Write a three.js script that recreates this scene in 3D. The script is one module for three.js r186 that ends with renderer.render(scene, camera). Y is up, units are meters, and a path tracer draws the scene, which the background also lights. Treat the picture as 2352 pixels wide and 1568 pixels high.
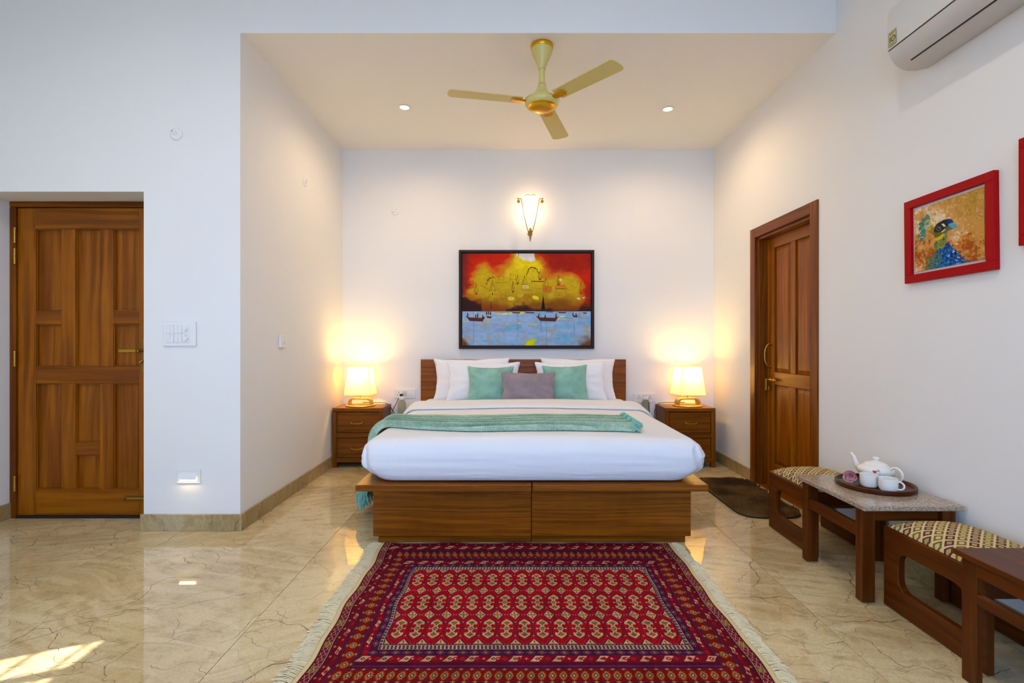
import * as THREE from 'three';
import { RoundedBoxGeometry } from 'three/addons/geometries/RoundedBoxGeometry.js';
import { mergeGeometries, mergeVertices, toCreasedNormals } from 'three/addons/utils/BufferGeometryUtils.js';
import { RectAreaLightUniformsLib } from 'three/addons/lights/RectAreaLightUniformsLib.js';

// ───────────────────────── camera, sky, sun, exposure ─────────────────────────
const scene = new THREE.Scene();
const camera = new THREE.PerspectiveCamera(68.57, 1.5, 0.05, 80);
camera.position.set(0, 1.185, 0);                       // level, looking along -z at the bed alcove
RectAreaLightUniformsLib.init();

scene.background = new THREE.Color().setRGB(0.33, 0.56, 1.0);   // clear blue daylight sky outside the windows
scene.backgroundIntensity = 10.5;

const sun = new THREE.DirectionalLight(new THREE.Color().setRGB(1.0, 0.97, 0.93), 16);
sun.name = 'sun';
sun.position.set(-9.42, 10, 4.0);                       // high on the left, a little behind the camera
sun.target.position.set(0, 0, 0);
sun.castShadow = true;
sun.shadow.camera.left = sun.shadow.camera.bottom = -9; sun.shadow.camera.right = sun.shadow.camera.top = 9;
sun.shadow.camera.far = 40; sun.shadow.mapSize.set(2048, 2048);
scene.add(sun, sun.target);

const renderer = new THREE.WebGLRenderer({ antialias: true });
renderer.toneMapping = THREE.LinearToneMapping;
renderer.toneMappingExposure = 0.95;
renderer.shadowMap.enabled = true;

const WARM = new THREE.Color().setRGB(1.0, 0.64, 0.17);      // bedside bulbs
const WARM2 = new THREE.Color().setRGB(1.0, 0.71, 0.42);     // downlights and sconce

// ───────────────────────── helpers ─────────────────────────
const rngOf = (seed) => () => { seed = (seed + 0x6d2b79f5) | 0; let t = Math.imul(seed ^ (seed >>> 15), 1 | seed); t = (t + Math.imul(t ^ (t >>> 7), 61 | t)) ^ t; return ((t ^ (t >>> 14)) >>> 0) / 4294967296; };
const R = rngOf(7);
const lerp = (a, b, t) => a + (b - a) * t, clamp = (x, a = 0, b = 1) => Math.min(b, Math.max(a, x));
const smooth = (a, b, x) => { const t = clamp((x - a) / (b - a)); return t * t * (3 - 2 * t); };
const TAB = new Float32Array(65536); { const r = rngOf(99); for (let i = 0; i < 65536; i++) TAB[i] = r(); }
const hash = (x, y) => TAB[(((x * 374761393) ^ (y * 668265263)) >>> 8) & 65535];
function vn(x, y, p = 0, q = p) {                       // value noise, periodic when p is given
  let ix = Math.floor(x), iy = Math.floor(y); const fx = x - ix, fy = y - iy;
  const u = fx * fx * (3 - 2 * fx), v = fy * fy * (3 - 2 * fy);
  let jx = ix + 1, jy = iy + 1;
  if (p) { ix = ((ix % p) + p) % p; jx = ((jx % p) + p) % p; iy = ((iy % q) + q) % q; jy = ((jy % q) + q) % q; }
  const a = hash(ix, iy), b = hash(jx, iy), c = hash(ix, jy), d = hash(jx, jy);
  return a + (b - a) * u + (c - a) * v + (a - b - c + d) * u * v;
}
function fbm(x, y, o, p = 0, q = p) { let s = 0, a = 0.5, n = 0; for (let i = 0; i < o; i++) { s += a * vn(x, y, p, q); n += a; a *= 0.5; x *= 2; y *= 2; p *= 2; q *= 2; } return s / n; }

const names = {};
const numbered = (n) => { const k = names[n] = (names[n] ?? -1) + 1; return k ? `${n}_${String(k).padStart(3, '0')}` : n; };
function thing(name, label, category, pos = [0, 0, 0], group, turn = 0) {
  const o = new THREE.Group(); o.name = numbered(name); o.position.set(...pos); o.rotation.y = turn;
  o.userData = { label, category }; if (group) o.userData.group = group;
  scene.add(o); return o;
}
function structGroup(name, pos = [0, 0, 0], label) { const o = new THREE.Group(); o.name = name; o.position.set(...pos); o.userData = { kind: 'structure' }; if (label) o.userData.label = label; scene.add(o); return o; }
function part(parent, name, geo, mat, label) { const m = new THREE.Mesh(geo, mat); m.name = name; if (label) m.userData.label = label; parent.add(m); return m; }
function struct(name, geo, mat) { const m = new THREE.Mesh(geo, mat); m.name = name; m.userData = { kind: 'structure' }; scene.add(m); return m; }
const merge = (list) => mergeGeometries(list.map((g) => { const h = g.index ? g.toNonIndexed() : g; for (const k of Object.keys(h.attributes)) if (!['position', 'normal', 'uv'].includes(k)) h.deleteAttribute(k); return h; }));

// uv in metres on each face, v along the grain axis ('x','y','z')
function uvMetres(geo, grain = 'y', du = R() * 7, dv = R() * 7) {
  const g = geo.index ? geo.toNonIndexed() : geo, p = g.attributes.position, n = p.count, uv = new Float32Array(n * 2);
  const a = new THREE.Vector3(), b = new THREE.Vector3(), c = new THREE.Vector3(), gi = 'xyz'.indexOf(grain);
  for (let i = 0; i < n; i += 3) {
    a.fromBufferAttribute(p, i); b.fromBufferAttribute(p, i + 1); c.fromBufferAttribute(p, i + 2);
    const nn = b.clone().sub(a).cross(c.clone().sub(a)), e = [Math.abs(nn.x), Math.abs(nn.y), Math.abs(nn.z)];
    const d = e.indexOf(Math.max(...e)), rest = [0, 1, 2].filter((k) => k !== d);
    const vi = rest.includes(gi) ? gi : rest[1], ui = rest.find((k) => k !== vi);
    [a, b, c].forEach((q, k) => { const w = [q.x, q.y, q.z]; uv[(i + k) * 2] = w[ui] + du + d * 0.37; uv[(i + k) * 2 + 1] = w[vi] + dv; });
  }
  g.setAttribute('uv', new THREE.BufferAttribute(uv, 2)); return g;
}
const cache = new Map();
// box between world limits, given relative to the thing it belongs to
function bx(t, x0, x1, y0, y1, z0, z1, r = 0.003, grain = 'y') {
  const w = Math.abs(x1 - x0), h = Math.abs(y1 - y0), d = Math.abs(z1 - z0);
  const g = uvMetres(r > 0 ? new RoundedBoxGeometry(w, h, d, 1, Math.min(r, w / 2.01, h / 2.01, d / 2.01)) : new THREE.BoxGeometry(w, h, d), grain);
  g.translate((x0 + x1) / 2 - (t?.position.x ?? 0), (y0 + y1) / 2 - (t?.position.y ?? 0), (z0 + z1) / 2 - (t?.position.z ?? 0));
  return g;
}
const tube = (pts, r, seg = 24, rad = 8, closed = false) => new THREE.TubeGeometry(new THREE.CatmullRomCurve3(pts.map((p) => new THREE.Vector3(...p)), closed, 'centripetal'), seg, r, rad, closed);
const lathe = (pts, seg = 40) => new THREE.LatheGeometry(pts.map(([x, y]) => new THREE.Vector2(Math.max(x, 0.00001), y)), seg);
const cyl = (r0, r1, h, seg = 24) => new THREE.CylinderGeometry(r0, r1, h, seg);
// a grid surface from a function (u, v in 0..1) -> [x, y, z]
function grid(nu, nv, f, uvf) {
  const pos = [], uv = [], idx = [];
  for (let j = 0; j <= nv; j++) for (let i = 0; i <= nu; i++) { const u = i / nu, v = j / nv, p = f(u, v); pos.push(...p); uv.push(...(uvf ? uvf(u, v, p) : [u, v])); }
  for (let j = 0; j < nv; j++) for (let i = 0; i < nu; i++) { const a = j * (nu + 1) + i, b = a + 1, c = a + nu + 1, d = c + 1; idx.push(a, c, b, b, c, d); }
  const g = new THREE.BufferGeometry(); g.setAttribute('position', new THREE.Float32BufferAttribute(pos, 3)); g.setAttribute('uv', new THREE.Float32BufferAttribute(uv, 2)); g.setIndex(idx); g.computeVertexNormals(); return g;
}
// soft box: rounded box with many segments, each vertex then bent by f(p, n)
function softBox(w, h, d, r, nx, ny, nz, f) {
  const g0 = new THREE.BoxGeometry(w, h, d, nx, ny, nz); g0.deleteAttribute('uv'); g0.deleteAttribute('normal');
  const g = mergeVertices(g0, 1e-5), p = g.attributes.position, v = new THREE.Vector3(), q = new THREE.Vector3();
  for (let i = 0; i < p.count; i++) {
    v.fromBufferAttribute(p, i);
    q.set(clamp(v.x, -w / 2 + r, w / 2 - r), clamp(v.y, -h / 2 + r, h / 2 - r), clamp(v.z, -d / 2 + r, d / 2 - r));
    const n = v.clone().sub(q); if (n.lengthSq() > 1e-12) { n.normalize(); v.copy(q).addScaledVector(n, r); }
    if (f) f(v, n);
    p.setXYZ(i, v.x, v.y, v.z);
  }
  const uv = new Float32Array(p.count * 2); for (let i = 0; i < p.count; i++) { uv[i * 2] = p.getX(i); uv[i * 2 + 1] = p.getZ(i) + p.getY(i); }
  g.setAttribute('uv', new THREE.BufferAttribute(uv, 2)); g.computeVertexNormals(); return g;
}
function extrude(shape, depth, bevel = 0, seg = 12) { return new THREE.ExtrudeGeometry(shape, { depth: depth - 2 * bevel, bevelEnabled: bevel > 0, bevelSize: bevel, bevelThickness: bevel, bevelOffset: -bevel, bevelSegments: 1, curveSegments: seg }).translate(0, 0, bevel); }
const poly = (pts) => { const s = new THREE.Shape(); pts.forEach(([x, y], i) => (i ? s.lineTo(x, y) : s.moveTo(x, y))); s.closePath(); return s; };
function roundRect(x0, y0, x1, y1, r, Cls = THREE.Shape) { const s = new Cls(); s.moveTo(x0 + r, y0); s.lineTo(x1 - r, y0); s.quadraticCurveTo(x1, y0, x1, y0 + r); s.lineTo(x1, y1 - r); s.quadraticCurveTo(x1, y1, x1 - r, y1); s.lineTo(x0 + r, y1); s.quadraticCurveTo(x0, y1, x0, y1 - r); s.lineTo(x0, y0 + r); s.quadraticCurveTo(x0, y0, x0 + r, y0); return s; }

// ───────────────────────── textures ─────────────────────────
const canvasOf = (w, h) => { const c = document.createElement('canvas'); c.width = w; c.height = h; return c; };
function canvasTex(c, sizeX, sizeY, srgb = true) {
  const t = new THREE.CanvasTexture(c); t.wrapS = t.wrapT = THREE.RepeatWrapping; t.magFilter = THREE.LinearFilter;
  if (srgb) t.colorSpace = THREE.SRGBColorSpace; if (sizeX) t.repeat.set(1 / sizeX, 1 / sizeY); return t;
}
function paint(w, h, f) {                               // per-pixel rgb 0..255
  const c = canvasOf(w, h), x = c.getContext('2d'), im = x.createImageData(w, h), d = im.data;
  for (let j = 0; j < h; j++) for (let i = 0; i < w; i++) { const k = (j * w + i) * 4, q = f(i / w, j / h, i, j); d[k] = q[0]; d[k + 1] = q[1]; d[k + 2] = q[2]; d[k + 3] = 255; }
  x.putImageData(im, 0, 0); return c;
}
const mix3 = (a, b, t) => [a[0] + (b[0] - a[0]) * t, a[1] + (b[1] - a[1]) * t, a[2] + (b[2] - a[2]) * t];

// polished beige marble: cloudy diagonal drift, then jagged dark veins
function makeMarble() {
  const N = 2048;
  const c = paint(N, N, (u, v) => {
    const wx = fbm(u * 4, v * 4, 4, 4) - 0.5, wy = fbm(u * 4 + 9.3, v * 4 + 3.1, 4, 4) - 0.5;
    const a = fbm(u * 5 + wx * 2.2, v * 5 + wy * 2.2, 5, 5);
    const st = fbm(u * 6 + v * 6 + wx * 3, v * 84 - u * 30 + wy * 9, 4, 6, 6);
    const f = fbm(u * 60, v * 60, 3, 60), ff = vn(u * 420, v * 420, 420);
    let q = mix3([196, 172, 124], [218, 197, 150], smooth(0.3, 0.7, a));
    q = mix3(q, [176, 152, 106], 0.26 * smooth(0.52, 0.74, st));
    q = mix3(q, [222, 203, 164], 0.4 * smooth(0.56, 0.78, 1 - st));
    q = mix3(q, [164, 136, 90], 0.3 * smooth(0.52, 0.75, f) * smooth(0.42, 0.6, st + 0.1));
    const k = 0.96 + 0.08 * ff; return [q[0] * k, q[1] * k, q[2] * k];
  });
  const x = c.getContext('2d'), r = rngOf(31);
  x.lineCap = 'round';
  for (let n = 0; n < 300; n++) {
    let px = r() * N, py = r() * N, ang0 = -0.25 + (r() - 0.5) * 0.8 + (r() < 0.25 ? 1.2 : 0) + (r() < 0.5 ? Math.PI : 0), ang = ang0;
    const len = 8 + r() * 46, w0 = 0.6 + r() * r() * 2.8, al = 0.35 + r() * 0.55, col = r() < 0.55 ? '72,56,58' : '104,78,52';
    let w = w0;
    for (let s = 0; s < len; s++) {
      const qx = px + Math.cos(ang) * (6 + r() * 12), qy = py + Math.sin(ang) * (6 + r() * 12);
      w = clamp(w + (r() - 0.52) * 0.9, 0.4, 4.5);
      x.strokeStyle = `rgba(${col},${(al * (0.4 + 0.6 * r())).toFixed(2)})`; x.lineWidth = w;
      for (const ox of [-N, 0, N]) for (const oy of [-N, 0, N]) {
        if (px + ox < -40 || px + ox > N + 40 || py + oy < -40 || py + oy > N + 40) continue;
        x.beginPath(); x.moveTo(px + ox, py + oy); x.lineTo(qx + ox, qy + oy); x.stroke();
      }
      px = qx; py = qy; ang += (ang0 - ang) * 0.25 + (r() - 0.5) * 1.3; if (r() < 0.04) ang0 += (r() - 0.5) * 1.2;
    }
  }
  return c;
}
// wood with the grain along v; lo and hi are its dark and light tones
function makeWood(W, H, lo, hi, streak, seed, fine = 0.1, figure = 1) {
  return paint(W, H, (u, v) => {
    const wob = (fbm(u * 3 + seed, v * 2, 3, 3, 2) - 0.5) * 0.5 * figure;
    const bands = fbm(u * streak + wob * streak * 0.35, v * 2 + seed, 4, streak, 2);
    const cath = 0.5 + 0.5 * Math.sin((u * 9 + wob * 7 + 0.15 * Math.sin(v * 6.2832)) * 6.2832);
    const pore = vn(u * 300, v * 14, 300, 14);
    const tone = fbm(u * 4 + 5 + seed, v * 4, 3, 4);
    let t = 0.62 * smooth(0.25, 0.75, bands) + 0.2 * cath * figure + 0.3 * (tone - 0.3);
    const q = mix3(lo, hi, clamp(t)), k = 1 - fine * smooth(0.6, 0.95, pore);
    return [q[0] * k, q[1] * k, q[2] * k];
  });
}
const T = {};
T.marble = canvasTex(makeMarble(), 2.6, 2.6);
T.doorWood = canvasTex(makeWood(1024, 1024, [114, 56, 1], [178, 104, 6], 26, 3, 0.12, 0.45), 0.9, 1.8);
T.bedWood = canvasTex(makeWood(1024, 1024, [112, 58, 5], [166, 94, 14], 60, 11, 0.2, 0.3), 0.6, 1.3);
T.redWood = canvasTex(makeWood(1024, 512, [98, 50, 1], [142, 80, 4], 22, 17, 0.12, 0.5), 0.5, 1.0);
T.granite = canvasTex(paint(512, 512, (u, v, i, j) => {
  const s = hash(i >> 1, j >> 1), b = fbm(u * 60, v * 60, 3, 60), c = vn(u * 130, v * 130, 130);
  let q = mix3([140, 120, 100], [196, 178, 154], clamp(b * 1.6 - 0.3)); q = mix3(q, [92, 70, 54], 0.8 * smooth(0.72, 0.9, c)); q = mix3(q, [214, 198, 176], 0.6 * (s > 0.9 ? 1 : 0)); return q;
}), 0.34, 0.34);
T.plaster = canvasTex(paint(512, 512, (u, v) => { const a = 255 * (0.35 * fbm(u * 6, v * 6, 3, 6) + 0.65 * fbm(u * 40, v * 40, 3, 40)); return [a, a, a]; }), 1.2, 1.2, false);
T.linen = canvasTex(paint(512, 512, (u, v) => { const a = 255 * (0.5 * fbm(u * 5, v * 9, 4, 5, 9) + 0.25 * vn(u * 256, v * 64, 256, 64) + 0.25 * vn(u * 64, v * 256, 64, 256)); return [a, a, a]; }), 0.5, 0.5, false);
T.throwCol = canvasTex(paint(512, 512, (u, v) => { const a = vn(u * 200, v * 120, 200, 120), b = fbm(u * 9, v * 9, 3, 9), k = 0.76 + 0.36 * a; const q = mix3([168, 204, 172], [206, 228, 200], b); return [q[0] * k, q[1] * k, q[2] * k].map((x) => Math.min(255, x)); }), 0.35, 0.35);
T.throwBump = canvasTex(paint(512, 512, (u, v) => { const a = 255 * vn(u * 200, v * 120, 200, 120); return [a, a, a]; }), 0.35, 0.35, false);
T.velvet = canvasTex(paint(512, 512, (u, v) => { const b = fbm(u * 7, v * 7, 4, 7), n = vn(u * 256, v * 256, 256), k = 0.9 + 0.2 * (b - 0.5) + 0.08 * (n - 0.5); return [235 * k, 235 * k, 235 * k]; }), 0.4, 0.4);
T.matCol = canvasTex(paint(512, 512, (u, v) => { const b = fbm(u * 5, v * 5, 4, 5), n = vn(u * 128, v * 128, 128); const q = mix3([52, 34, 18], [104, 74, 44], clamp(b * 1.5 - 0.3)), k = 0.7 + 0.6 * n; return q.map((x) => x * k); }), 0.6, 0.6);

// stool upholstery: small framed squares in a cream lattice
T.stool = (() => {
  const c = canvasOf(512, 512), x = c.getContext('2d'), n = 8, s = 64;
  x.fillStyle = '#d9bd86'; x.fillRect(0, 0, 512, 512);
  const ring = ['#5d2f45', '#6b6436', '#5b3a4a', '#7d6a2e'], core = ['#d2b47c', '#b9a552', '#cdb684', '#a99a4c'];
  for (let j = 0; j < n; j++) for (let i = 0; i < n; i++) {
    const k = (i + (j % 2) * 2) % 4; x.fillStyle = ring[k]; x.fillRect(i * s + 7, j * s + 7, s - 14, s - 14);
    x.fillStyle = core[(k + 1) % 4]; x.fillRect(i * s + 19, j * s + 19, s - 38, s - 38);
  }
  const im = x.getImageData(0, 0, 512, 512); for (let i = 0; i < im.data.length; i += 4) { const q = 0.86 + 0.28 * hash(i >> 3, (i >> 11)); for (let m = 0; m < 3; m++) im.data[i + m] = Math.min(255, im.data[i + m] * q); } x.putImageData(im, 0, 0);
  const t = canvasTex(c, 0.29, 0.29); t.rotation = Math.PI / 4; return t;
})();

// knotted rug, 1.65 x 1.33 m: three rows of sixteen guls inside nested borders
T.rug = (() => {
  const K = 1240, W = 2046, Hh = 1650, c = canvasOf(W, Hh), x = c.getContext('2d'), r = rngOf(5);
  const NAVY = '#2c1c46', CREAM = '#d2ad7e', GOLD = '#b9761c', RED = '#b00a10', MAR = '#640a24', PUR = '#501036', TAN = '#8a5f2c', GREY = '#8d8fa6';
  const P = (px) => px * K;
  const P4 = (cx, cy, w, h, pts, fill) => { x.beginPath(); pts.forEach(([a, b], i) => (i ? x.lineTo(cx + a * w, cy + b * h) : x.moveTo(cx + a * w, cy + b * h))); x.closePath(); x.fillStyle = fill; x.fill(); };
  const rect = (dx, dy, fill) => { x.fillStyle = fill; x.fillRect(P(dx), P(dy), W - 2 * P(dx), Hh - 2 * P(dy)); };
  const DIA = [[0, -1], [1, 0], [0, 1], [-1, 0]];
  rect(0, 0, PUR);
  // nested bands (inset at the fringed sides, inset at the long sides)
  rect(0.004, 0.006, MAR); rect(0.036, 0.006, CREAM); rect(0.0385, 0.010, NAVY);
  rect(0.041, 0.022, MAR); rect(0.060, 0.046, '#780c1e'); rect(0.084, 0.100, NAVY); rect(0.088, 0.106, '#8c1420'); rect(0.092, 0.114, NAVY);
  rect(0.096, 0.130, '#7c1016'); rect(0.146, 0.204, NAVY); rect(0.150, 0.212, '#8a1426'); rect(0.155, 0.222, NAVY); rect(0.159, 0.232, MAR);
  rect(0.164, 0.238, '#7c0a20'); rect(0.191, 0.280, '#3c1846'); rect(0.194, 0.284, PUR); rect(0.217, 0.311, NAVY); rect(0.221, 0.316, CREAM); rect(0.2345, 0.343, NAVY); rect(0.238, 0.348, RED);
  // lattice strips by the fringe
  x.lineWidth = 3;
  for (const side of [0, 1]) {
    const x0 = side ? W - P(0.033) : P(0.006), w = P(0.027);
    for (let k = -1; k < 40; k++) { const y0 = k * 46; x.fillStyle = k % 4 === 2 ? '#8c6a22' : '#7c1220'; x.fillRect(x0, y0, w, 46); }
    x.strokeStyle = 'rgba(190,170,150,.85)';
    for (let k = -2; k < 42; k++) { x.beginPath(); x.moveTo(x0, k * 40); x.lineTo(x0 + w, k * 40 + 66); x.moveTo(x0 + w, k * 40); x.lineTo(x0, k * 40 + 66); x.stroke(); }
    x.strokeStyle = '#d8c0a4'; x.setLineDash([16, 9]); x.beginPath(); const lx = side ? W - P(0.037) : P(0.037); x.moveTo(lx, 0); x.lineTo(lx, Hh); x.stroke(); x.setLineDash([]);
  }
  const along = (dx, dy, sx, sy, f) => {       // f(cx, cy, vertical?) along the rectangle inset by (dx, dy)
    const x0 = P(dx), x1 = W - P(dx), y0 = P(dy), y1 = Hh - P(dy), nx = Math.round((x1 - x0) / P(sx)), ny = Math.round((y1 - y0) / P(sy));
    for (let i = 0; i <= nx; i++) for (const y of [y0, y1]) f(lerp(x0, x1, i / nx), y, false, i);
    for (let j = 1; j < ny; j++) for (const q of [x0, x1]) f(q, lerp(y0, y1, j / ny), true, j);
  };
  const hook = (cx, cy, vert) => {
    const w = vert ? 13 : 34, h = vert ? 42 : 26, sk = vert ? -0.25 : 0.5;
    P4(cx, cy, w, h, [[-1, 0.5 + sk * 0.5], [-0.5, -0.1], [-0.35 + sk * 0.3, -0.8], [1, -0.5 - sk * 0.5], [0.5, 0.1], [0.35 - sk * 0.3, 0.8]], CREAM);
    P4(cx, cy, w * 0.36, h * 0.42, DIA, '#4a1830'); P4(cx, cy, w * 0.16, h * 0.18, DIA, CREAM);
  };
  along(0.071, 0.072, 0.08, 0.115, hook);
  along(0.071, 0.072, 0.0267, 0.0383, (cx, cy, v, i) => { if (i % 3) { P4(cx, cy, v ? 8 : 17, v ? 17 : 12, DIA, '#b01a20'); P4(cx, cy, 4, 4, DIA, i % 2 ? CREAM : NAVY); } });
  along(0.052, 0.032, 0.054, 0.06, (cx, cy) => P4(cx, cy, 8, 10, DIA, GOLD));
  along(0.121, 0.166, 0.0385, 0.06, (cx, cy, v) => {
    const w = v ? 22 : 19, h = v ? 26 : 32; x.fillStyle = GOLD;
    P4(cx, cy, w, h, DIA, GOLD);
    for (let k = 0; k < 12; k++) { const a = k * Math.PI / 6; x.strokeStyle = GOLD; x.lineWidth = 4; x.beginPath(); x.moveTo(cx, cy); x.lineTo(cx + Math.cos(a) * w * 0.98, cy + Math.sin(a) * h * 0.92); x.stroke(); }
    P4(cx, cy, w * 0.55, h * 0.55, DIA, NAVY); P4(cx, cy, w * 0.36, h * 0.36, DIA, GREY); P4(cx, cy, w * 0.17, h * 0.17, DIA, '#d9d0c4');
  });
  for (const o of [-0.023, 0.023]) along(0.121 + o, 0.166 + o * 1.45, 0.0385, 0.06, (cx, cy, v) => { if (v) cy += P(0.03); else cx += P(0.019); P4(cx, cy, v ? 7 : 12, v ? 14 : 8, DIA, '#9c6a4a'); P4(cx, cy, 3, 4, DIA, '#e0b888'); });
  along(0.177, 0.260, 0.08, 0.115, hook);
  along(0.177, 0.260, 0.0267, 0.0383, (cx, cy, v, i) => { if (i % 3) { P4(cx, cy, v ? 11 : 15, v ? 18 : 15, DIA, '#b81a1e'); P4(cx, cy, 4, 5, DIA, i % 2 ? '#efe2d0' : NAVY); } });
  along(0.206, 0.297, 0.042, 0.058, (cx, cy, v) => { P4(cx, cy, v ? 14 : 24, v ? 28 : 15, DIA, '#6d6a86'); P4(cx, cy, v ? 11 : 20, v ? 23 : 11, DIA, PUR); P4(cx, cy, v ? 7 : 12, v ? 12 : 7, DIA, GOLD); });
  along(0.2278, 0.3295, 0.0152, 0.02, (cx, cy, v) => { x.fillStyle = NAVY; const a = v ? 6 : 5, b = v ? 8 : 13; x.fillRect(cx - a - 1, cy - b, 2 * a, 2 * b); P4(cx - 1, cy, 3, v ? 3 : 5, DIA, '#7c6a86'); });
  // field
  const fx = P(0.238), fy = P(0.348), fw = W - 2 * fx, fh = Hh - 2 * fy, n = 16, cw = fw / n, rows = [0.165, 0.505, 0.83], rowH = [0.96, 1.0, 1.02];
  x.save(); x.beginPath(); x.rect(fx, fy, fw, fh); x.clip();
  const GUL = [[0, -1], [0.95, -0.66], [1, -0.5], [0.86, -0.38], [0.7, -0.44], [0.45, -0.42], [0.3, -0.28], [0.6, 0], [0.3, 0.28], [0.45, 0.42], [0.7, 0.44], [0.86, 0.38], [1, 0.5], [0.95, 0.66], [0, 1]];
  const FULL = [...GUL, ...GUL.slice(1, -1).reverse().map(([a, b]) => [-a, b])];
  rows.forEach((ry, q) => {
    for (let i = 0; i < n; i++) {
      const cx = fx + (i + 0.5) * cw, cy = fy + ry * fh, w = cw * 0.325, h = fh * 0.108 * rowH[q];
      x.strokeStyle = 'rgba(60,24,64,.85)'; x.lineWidth = 3.5; x.beginPath();
      [[0, -1.32], [0.72, -1.05], [1.38, -0.5], [1.38, 0.5], [0.72, 1.05], [0, 1.32], [-0.72, 1.05], [-1.38, 0.5], [-1.38, -0.5], [-0.72, -1.05]].forEach(([a, b], k) => (k ? x.lineTo(cx + a * w, cy + b * h) : x.moveTo(cx + a * w, cy + b * h)));
      x.closePath(); x.fillStyle = i % 2 ? '#a80a0e' : '#b20c12'; x.fill(); x.stroke();
      P4(cx, cy, w * 1.1, h * 1.05, FULL, NAVY); x.fillStyle = NAVY; x.fillRect(cx - w * 1.2, cy - 6, w * 2.4, 12);
      P4(cx, cy, w, h, FULL, CREAM);
      x.fillStyle = CREAM; x.fillRect(cx - w, cy - 3, w * 2, 6); for (const s of [-1, 1]) P4(cx + s * w * 0.96, cy, 6, 8, DIA, CREAM);
      for (const s of [-1, 1]) { P4(cx, cy + s * h * 0.6, w * 0.62, h * 0.2, DIA, TAN); P4(cx, cy + s * h * 0.42, w * 0.2, h * 0.12, DIA, TAN); P4(cx, cy + s * h * 0.68, w * 0.22, h * 0.1, DIA, (i + q) % 3 ? GOLD : '#7a3a2a'); for (const m of [-1, 1]) P4(cx + m * w * 0.3, cy + s * h * 0.57, 3, 4, DIA, '#5a3020'); }
      P4(cx, cy, w * 0.46, h * 0.24, DIA, TAN); P4(cx, cy, w * 0.26, h * 0.14, DIA, '#555a80'); P4(cx, cy, w * 0.1, h * 0.06, DIA, '#d8d4cc');
    }
  });
  [0, 0.335, 0.668, 1].forEach((ry) => {
    for (let i = 0; i <= n; i++) {
      const cx = fx + i * cw, cy = fy + ry * fh, w = cw * 0.31, h = fh * 0.056;
      P4(cx, cy, w * 1.2, h * 1.2, DIA, NAVY); P4(cx, cy, w, h, DIA, CREAM); P4(cx, cy, w * 0.42, h * 0.42, DIA, GOLD);
      for (const [a, b] of DIA) P4(cx + a * w * 0.56, cy + b * h * 0.56, w * 0.17, h * 0.17, DIA, '#5a1430');
      for (const s of [-1, 1]) { P4(cx + s * w * 1.35, cy, 4, 5, DIA, '#b98ca0'); P4(cx, cy + s * h * 1.6, 5, 6, DIA, '#b98ca0'); }
    }
  });
  x.restore();
  const im = x.getImageData(0, 0, W, Hh), d = im.data;      // wool: knot grain, abrash bands
  for (let j = 0; j < Hh; j++) for (let i = 0; i < W; i++) { const k = (j * W + i) * 4, q = 0.80 + 0.24 * hash(i >> 1, (j >> 1) + 77) + 0.14 * (vn(i / 9, j / 160) - 0.5) + 0.12 * (vn(i / 60, j / 60) - 0.5); for (let m = 0; m < 3; m++) d[k + m] = Math.min(255, d[k + m] * q); }
  x.putImageData(im, 0, 0);
  const t = new THREE.CanvasTexture(c); t.colorSpace = THREE.SRGBColorSpace; t.magFilter = THREE.LinearFilter; return t;
})();
T.rugBump = canvasTex(paint(256, 256, (u, v) => { const a = 255 * vn(u * 128, v * 128, 128); return [a, a, a]; }), 0.25, 0.25, false);

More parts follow.
